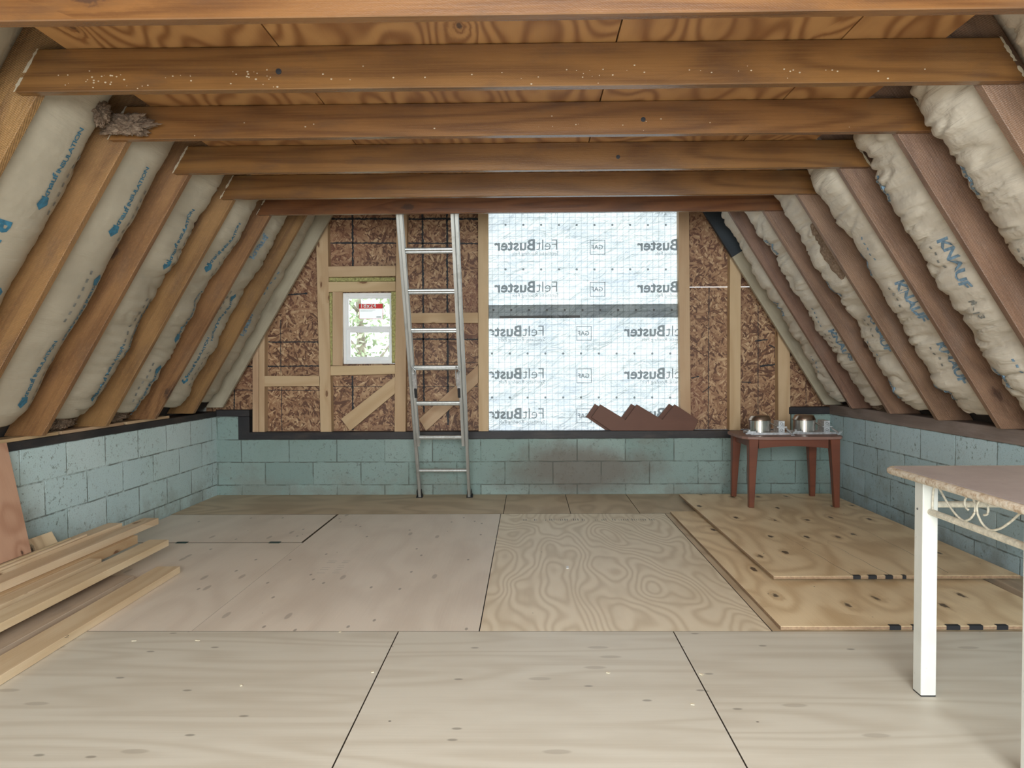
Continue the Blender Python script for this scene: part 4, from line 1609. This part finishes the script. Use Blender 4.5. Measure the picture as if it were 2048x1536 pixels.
def housing(x, y, rz, label):
    t = empty('recessed_light_housing', (x, y, zt0 + TH), rz)
    tag(t, label, 'light housing', 'recessed light housings on the side table')
    bm = bmesh.new()
    box(bm, (-0.10, -0.10, 0.010), (0.22, 0.10, 0.013))
    for s_ in (-1, 1):
        box(bm, (-0.10, s_ * 0.10 - 0.002, 0.0), (0.22, s_ * 0.10 + 0.002, 0.016))
    link('mounting_plate', bm, 'galv', t)
    bm = bmesh.new()
    lathe(bm, [(0.086, 0.013), (0.086, 0.108), (0.084, 0.112)], 40)
    link('can', bm, 'steel', t, smooth=False)
    bm = bmesh.new()
    lathe(bm, [(0.089, 0.108), (0.089, 0.114), (0.080, 0.132), (0.074, 0.146), (0.068, 0.150), (0.03, 0.151)], 40)
    link('can_cap', bm, 'copper', t, smooth=True)
    bm = bmesh.new()
    box(bm, (0.125, -0.085, 0.013), (0.175, 0.03, 0.108))
    bevel(bm, 0.002)
    b = link('junction_box', bm, 'galv', t)
    bm = bmesh.new()
    for z in (0.035, 0.085):
        for r in (0.010,):
            ringpts = [(0.15 + r * math.cos(k * math.pi / 8), -0.0865, z + r * math.sin(k * math.pi / 8)) for k in range(17)]
            tube(bm, ringpts, 0.0012, 6, False)
    lathe(bm, [(0.004, 0), (0.004, 0.004)], 10)
    link('knockout', bm, 'dark_print', b)
    bm = bmesh.new()
    box(bm, (0.11, -0.095, 0.056), (0.19, -0.088, 0.064))
    box(bm, (-0.13, -0.104, 0.004), (-0.06, -0.1025, 0.028))
    tube(bm, [(0.18, -0.1, 0.05), (0.195, -0.14, 0.03), (0.205, -0.17, 0.012)], 0.007, 8)
    for k in range(5):
        box(bm, (0.19 + k * 0.006, -0.19 + 0.02 * (k % 2), 0.002 + 0.007 * k), (0.215 + k * 0.003, -0.18 + 0.02 * (k % 2), 0.006 + 0.007 * k))
    for k in range(3):
        box(bm, (-0.14 + k * 0.010, -0.11, 0.004 + k * 0.012), (-0.128 + k * 0.010, -0.085, 0.016 + k * 0.012))
    link('hanger_bar', bm, 'galv', t)
    bm = bmesh.new()
    tube(bm, [(0.08, -0.02, 0.09), (0.10, -0.03, 0.075), (0.13, -0.04, 0.06)], 0.006, 8)
    link('conduit', bm, 'steel', t)
    return t


p1 = at(1520, 866, 5.80)
housing(p1.x - 0.005, 5.80, 0.0, 'shiny metal recessed light housing on the brown table, beside the brown stair stringers')
p2 = at(1608, 866, 5.82)
housing(p2.x, 5.82, 0.05, 'shiny metal recessed light housing on the brown table, closer to the block corner')

# ------------------------------------------------------------------ stair stringers on the sill
tooth = [(1201, 810), (1244, 836), (1251, 842), (1274, 810), (1325, 841), (1350, 810), (1397, 841), (1390, 858), (1386, 862.5), (1222, 862.5), (1183, 836)]
for k, (dxp, dyp, y0, lb) in enumerate([(0, 0, YB - 0.035, 'brown sawtooth stair stringer on the black sill, the front one of the pair'),
                                        (-11, 0, YB + 0.02, 'brown sawtooth stair stringer leaning behind its twin against the white roofing sheet')]):
    P_ = [at(a + dxp, b + dyp, y0) for a, b in tooth]
    zmin = min(p.z for p in P_)
    o3 = Vector((P_[10].x, y0, 0.5785))
    bm = bmesh.new()
    prism(bm, [(p.x - o3.x, p.z - zmin) for p in P_], 'y', 0, 0.036)
    bevel(bm, 0.0015)
    o = link('stair_stringer', bm, 'stringer')
    o.location = o3
    tag(o, lb, 'stair stringer', 'pair of stair stringers')

# ------------------------------------------------------------------ aluminium extension ladder
p0 = Vector((-0.757, 6.36, 0.0))
p1_ = Vector((-0.778, 5.405, 2.345))
lad_len = 2.58
lt = empty('extension_ladder', p0)
tag(lt, 'aluminium extension ladder leaning from the floor up to the ceiling ties', 'ladder')
dL = (p1_ - p0).normalized()
lt.matrix_world = frame_mw(p0, Vector((1, 0, 0)), dL)     # local z runs up the ladder, x across
half = 0.235


def rail(sx, w_out, y0, y1, z0, z1):
    bm = bmesh.new()
    xo = sx * w_out
    xi = xo - sx * 0.026
    tw = 0.004
    a, b = sorted((xo, xo - sx * tw))
    box(bm, (a, y0, z0), (b, y1, z1))
    a, b = sorted((xo, xi))
    box(bm, (a, y0, z0), (b, y0 + tw, z1))
    box(bm, (a, y1 - tw, z0), (b, y1, z1))
    return bm


# local y points away from the room (towards the wall) or back; find it
ly = (lt.matrix_world.to_3x3() @ Vector((0, 1, 0))).y
fs = -1 if ly > 0 else 1                      # direction of the room side
for sx in (-1, 1):
    a, b = sorted((0.0, fs * 0.052))
    link('base_rail', rail(sx, half, a, b, 0.01, 2.585), 'alu', lt)
    a, b = sorted((fs * 0.03, fs * 0.085))
    link('fly_rail', rail(sx, half - 0.028, a, b, 0.56, 2.585), 'alu', lt)
rz = [0.287 + 0.3245 * k for k in range(8)]
for k, z in enumerate(rz):
    if z > 2.5:
        continue
    bm = bmesh.new()
    tube(bm, [(-half + 0.004, fs * 0.026, z), (half - 0.004, fs * 0.026, z)], 0.015, 10)
    link('rung', bm, 'alu', lt)
for k in range(6):
    z = 0.47 + 0.3245 * k
    bm = bmesh.new()
    tube(bm, [(-half + 0.034, fs * 0.058, z + 0.168), (half - 0.034, fs * 0.058, z + 0.168)], 0.0135, 10)
    link('rung', bm, 'alu', lt)
for sx in (-1, 1):
    bm = bmesh.new()
    x = sx * (half - 0.055)
    box(bm, (x - 0.012, fs * 0.07 - 0.02, 1.10), (x + 0.012, fs * 0.07 + 0.02, 1.24))
    tube(bm, [(x, fs * 0.095, 1.23), (x + 0.015, fs * 0.10, 1.27), (x - 0.012, fs * 0.10, 1.31), (x - 0.02, fs * 0.09, 1.24), (x - 0.016, fs * 0.09, 1.13)], 0.005, 8)
    rl = link('rung_lock', bm, 'galv', lt)
    bm = bmesh.new()
    box(bm, (x - 0.011, fs * 0.08 - 0.012, 1.02), (x + 0.011, fs * 0.08 + 0.012, 1.11))
    bevel(bm, 0.003)
    link('rung_lock_tip', bm, 'rubber', rl)
    bm = bmesh.new()
    x = sx * (half - 0.01)
    box(bm, (x - 0.028, min(0, fs * 0.055) - 0.008, 0.0), (x + 0.028, max(0, fs * 0.055) + 0.008, 0.028))
    box(bm, (x - 0.022, -0.004 + fs * 0.0, 0.028), (x - 0.016, fs * 0.05 + 0.004, 0.085))
    box(bm, (x + 0.016, -0.004 + fs * 0.0, 0.028), (x + 0.022, fs * 0.05 + 0.004, 0.085))
    bevel(bm, 0.003)
    link('foot', bm, 'rubber', lt)

# ------------------------------------------------------------------ white dining table at the near right
wt = empty('dining_table', (2.1, 2.28, 0))
tag(wt, 'white-legged table with mauve laminate top and scrolled metalwork, cut by the photo edge', 'table')
zt = 0.796
x0_, x1_, y0_, y1_ = 1.345 - 2.1, 2.62 - 2.1, 1.86 - 2.28, 2.715 - 2.28
bm = bmesh.new()
rc = 0.05
pts = []
for (cx_, cy_, a0) in ((x1_ - rc, y1_ - rc, 0), (x0_ + rc, y1_ - rc, 90), (x0_ + rc, y0_ + rc, 180), (x1_ - rc, y0_ + rc, 270)):
    for k in range(7):
        a = R(a0 + 15 * k)
        pts.append((cx_ + rc * math.cos(a), cy_ + rc * math.sin(a)))
inner = []
for (cx_, cy_, a0) in ((x1_ - rc, y1_ - rc, 0), (x0_ + rc, y1_ - rc, 90), (x0_ + rc, y0_ + rc, 180), (x1_ - rc, y0_ + rc, 270)):
    for k in range(7):
        a = R(a0 + 15 * k)
        inner.append((cx_ + (rc - 0.022) * math.cos(a), cy_ + (rc - 0.022) * math.sin(a)))
prism(bm, inner, 'z', zt - 0.022, zt + 0.0005)
link('tabletop', bm, 'laminate', wt)
bm = bmesh.new()
loop = [Vector(((a[0] + b[0]) / 2, (a[1] + b[1]) / 2, zt - 0.013)) for a, b in zip(pts, inner)]
n = len(loop)
seg = 10
rings = []
for i in range(n):
    o2 = (Vector((pts[i][0] - inner[i][0], pts[i][1] - inner[i][1], 0))).normalized()
    rings.append([bm.verts.new(loop[i] + o2 * (0.0135 * math.cos(2 * math.pi * k / seg)) + Vector((0, 0, 0.0135 * math.sin(2 * math.pi * k / seg)))) for k in range(seg)])
for i in range(n):
    a, b = rings[i], rings[(i + 1) % n]
    for k in range(seg):
        bm.faces.new([a[k], a[(k + 1) % seg], b[(k + 1) % seg], b[k]])
link('table_edge', bm, 'worn_edge', wt, smooth=True)
LX = [1.388 - 2.1, 2.54 - 2.1]
LY = [1.95 - 2.28, 2.512 - 2.28]
lw = 0.054
for lx in LX:
    for ly_ in LY:
        bm = bmesh.new()
        box(bm, (lx, ly_, 0.004), (lx + lw, ly_ + lw, zt - 0.022))
        bevel(bm, 0.003, 2)
        lg = link('leg', bm, 'white_leg', wt)
        bm = bmesh.new()
        box(bm, (lx + 0.001, ly_ + 0.001, 0.0), (lx + lw - 0.001, ly_ + lw - 0.001, 0.006))
        link('foot_pad', bm, 'rubber', lg)
        bm = bmesh.new()
        lathe(bm, [(0.004, 0), (0.004, 0.002), (0.002, 0.003)], 10)
        sc_ = link('screw_head', bm, 'dark_print')
        sc_.matrix_world = Matrix.Translation((lx, ly_ + lw * 0.6, 0.665)) @ Matrix.Rotation(R(-90), 4, 'Y')
        sc_.parent = lg
for lx in LX:
    xc = lx + lw * 0.5
    bm = bmesh.new()
    tube(bm, [(xc, LY[0] + lw - 0.004, 0.661), (xc, LY[1] + 0.004, 0.661)], 0.0115, 14)
    link('side_rail', bm, 'cream', wt)
    # scrollwork between rail and top
    ya, yb_ = LY[0] + lw, LY[1]
    m = (ya + yb_) / 2
    bm = bmesh.new()
    for s_ in (-1, 1):
        e0 = yb_ if s_ > 0 else ya
        d_ = e0 - m
        # frame curve: from the leg up, over and down to the middle, then curling up into a spiral
        ctrl = [(1.0, 0.661), (0.985, 0.735), (0.93, 0.757), (0.84, 0.752), (0.70, 0.722), (0.52, 0.690), (0.36, 0.674), (0.26, 0.674), (0.15, 0.688), (0.07, 0.715),
                (0.075, 0.742), (0.15, 0.757), (0.24, 0.752), (0.28, 0.735), (0.26, 0.718), (0.20, 0.712)]
        P_ = [Vector((xc, m + d_ * a - s_ * 0.012, z)) for a, z in ctrl]
        fine = []
        for i in range(len(P_) - 1):
            q0, q1, q2, q3 = P_[max(i - 1, 0)], P_[i], P_[i + 1], P_[min(i + 2, len(P_) - 1)]
            for j in range(5):
                t = j / 5
                fine.append(0.5 * ((2 * q1) + (-q0 + q2) * t + (2 * q0 - 5 * q1 + 4 * q2 - q3) * t * t + (-q0 + 3 * q1 - 3 * q2 + q3) * t ** 3))
        fine.append(P_[-1])
        tube(bm, fine, 0.0036, 8)
    link('scrollwork', bm, 'cream', wt, smooth=True)
for ly_ in LY:
    bm = bmesh.new()
    yc = ly_ + lw * 0.5
    tube(bm, [(LX[0] + lw - 0.004, yc, 0.682), (LX[1] + 0.004, yc, 0.682)], 0.0115, 14)
    link('end_rail', bm, 'cream', wt)

# ------------------------------------------------------------------ lumber pile beside the window-side wall
LG = 'lumber pile beside the window-side wall'
YN2 = 1.9


def plank(x, yfar, z, W_, T_, mat, label, name='lumber_board', skew=0.0, ynear=YN2, tilt=0.0, rollz=0.0):
    """x = centre at far end; runs towards the camera; z = underside"""
    L_ = yfar - ynear
    zd = Vector((math.sin(rollz), 0, math.cos(rollz)))
    o = board(name, (x, yfar, z), Vector((skew, -1, tilt)), zd, L_, W_, T_, mat)
    tag(o, label, 'board', LG)
    return o


plank(-2.075, 4.02, 0.0008, 0.135, 0.037, 'lumber', 'wide pale pine board flat on the floor, outermost of the pile, with pencil mark', skew=0.022)
plank(-2.235, 3.83, 0.0008, 0.135, 0.042, 'lumber_grey', 'dusty wide board flat on the floor next to the outermost pale board', skew=0.02)
# cross bearers under the upper layer
bb = [board('bearer_block', (-2.64, 3.40, 0.0435), (1, 0, 0), (0, 0, 1), 0.34, 0.085, 0.0415, 'lumber_grey'), board('bearer_block', (-2.64, 2.35, 0.0435), (1, 0, 0), (0, 0, 1), 0.34, 0.085, 0.04, 'lumber_grey')]
tag(bb[0], 'short dark bearer block holding up the raised planks at their far end', 'board', LG)
tag(bb[1], 'short bearer block holding up the raised planks near the camera', 'board', LG)
plank(-2.40, 3.60, 0.0008, 0.15, 0.040, 'lumber_grey', 'dusty board low in the pile, under the raised planks', skew=0.0, ynear=2.0)
plank(-2.275, 4.30, 0.0855, 0.12, 0.038, 'lumber', 'long pale raised board whose free end sticks out over the floor', skew=0.01)
plank(-2.392, 3.84, 0.0855, 0.08, 0.048, 'lumber', 'short striped pine stick between two longer raised planks', skew=0.008)
plank(-2.505, 4.36, 0.0855, 0.13, 0.052, 'stud', 'orange-tinted pine board supporting the longest plank of the pile', skew=0.004)
plank(-2.515, 4.66, 0.1385, 0.10, 0.042, 'lumber', 'longest clean pine plank, on top of the orange-tinted board', skew=0.0)
plank(-2.615, 4.42, 0.1385, 0.09, 0.062, 'lumber', 'knotty pine plank at the wall side of the pile top, dark knots at its end', skew=0.0)
plank(-2.69, 4.30, 0.0008, 0.085, 0.137, 'lumber_grey', 'upright-set old board between the pile and the block wall', skew=0.0)
# pencil mark on the outer board
bm = bmesh.new()
c = atz(127, 1276, 0.039)
add_mapped(bm, glyphs('2', 0.05, -0.0006), lambda a, b: (c.x + a * 0.7 - b * 0.4, c.y + b * 0.9 + a * 0.4, 0.0385))
ob = [q for q in COL.objects if q.get('label', '').startswith('wide pale pine board flat')][0]
o = link('pencil_mark', bm, 'dark_print')
o.parent = ob
o.matrix_parent_inverse = ob.matrix_world.inverted()

# leaning plywood offcut and scraps by the wall
a_ = at(58, 1096, 3.60)
pl_b = Vector((-2.66, 3.10, 0.201))
pl_t = Vector((-2.845, 3.10, 0.775))
dirz = (pl_t - pl_b).normalized()
bm = bmesh.new()
Lp_ = (pl_t - pl_b).length
vv = [(0, 0), (Lp_, 0), (Lp_, 0.70), (0, 0.61)]
A = [bm.verts.new((u, -w_, 0)) for u, w_ in vv]
B = [bm.verts.new((u, -w_, 0.012)) for u, w_ in vv]
bm.faces.new(A)
bm.faces.new(B[::-1])
for k in range(4):
    bm.faces.new([A[k], B[k], B[(k + 1) % 4], A[(k + 1) % 4]])
mwp = frame_mw(pl_b, dirz, Vector((dirz.z, 0, -dirz.x)))
yy = (mwp.to_3x3() @ Vector((0, 1, 0))).y
if yy > 0:
    for v in bm.verts:
        v.co.y *= -1
o = link('plywood_offcut', bm, 'ply_red', mw=mwp)
tag(o, 'reddish plywood offcut leaning against the block wall at the photo edge', 'plywood')
for k, (x, yf, z, W_, lb) in enumerate([(-2.59, 4.08, 0.2015, 0.02, 'thin pale lath lying on the pile beside the reddish plywood, outer one'),
                                        (-2.618, 3.98, 0.2015, 0.018, 'thin pale lath lying on the pile beside the reddish plywood, inner one')]):
    plank(x, yf, z, W_, 0.012, 'lumber', lb, 'lath', skew=0.03, ynear=2.4, tilt=0.0)
bm = bmesh.new()
box(bm, (-0.06, -0.10, 0), (0.06, 0.10, 0.014))
bevel(bm, 0.002)
o = link('plywood_scrap', bm, 'ply_knotty', mw=Matrix.Translation((-2.80, 4.02, 0.16)) @ Matrix.Rotation(R(62), 4, 'Y'))
tag(o, 'small yellow plywood scrap propped between the pile and block wall', 'wood scrap')

# ------------------------------------------------------------------ small litter on the floor
rr = random.Random(21)
spots = [(1135, 1136, 0.045, 0.014), (268, 1283, 0.022, 0.004), (395, 1282, 0.02, 0.006), (680, 1265, 0.012, 0.008), (1403, 1350, 0.014, 0.01), (1216, 1347, 0.014, 0.008),
         (482, 1372, 0.014, 0.008), (745, 1345, 0.012, 0.01), (990, 1078, 0.016, 0.01), (1385, 1410, 0.012, 0.01)]
labs = ['small white paper scrap on the fir-grained floor sheet', 'curled pale shaving on the floor near the lumber pile', 'pale shaving on the front floor sheet, left of its middle',
        'tiny pale chip at the seam between front and middle floor sheets', 'tiny pale chip beside the front seam towards the white table', 'tiny pale chip on the middle front floor sheet',
        'tiny pale chip at the front near the lumber side', 'tiny pale chip next to the front seam on the window side', 'tiny pale chip beside the long seam below the ladder', 'tiny pale chip in front of the white table leg']
for i, ((px, py, a, b), lb) in enumerate(zip(spots, labs)):
    c = atz(px, py, 0)
    bm = bmesh.new()
    box(bm, (-a / 2, -b / 2, 0.0004), (a / 2, b / 2, 0.003))
    for v in bm.verts:
        v.co.z += 0.003 * abs(v.co.x) / a
        v.co.x *= rr.uniform(0.8, 1.2)
    o = link('paper_scrap' if i == 0 else 'wood_chip', bm, 'paper' if i == 0 else 'pale_chip')
    o.location = c
    o.rotation_euler = (0, 0, rr.uniform(0, 3))
    tag(o, lb, 'paper scrap' if i == 0 else 'wood chip', None if i == 0 else 'pale chips on the floor')
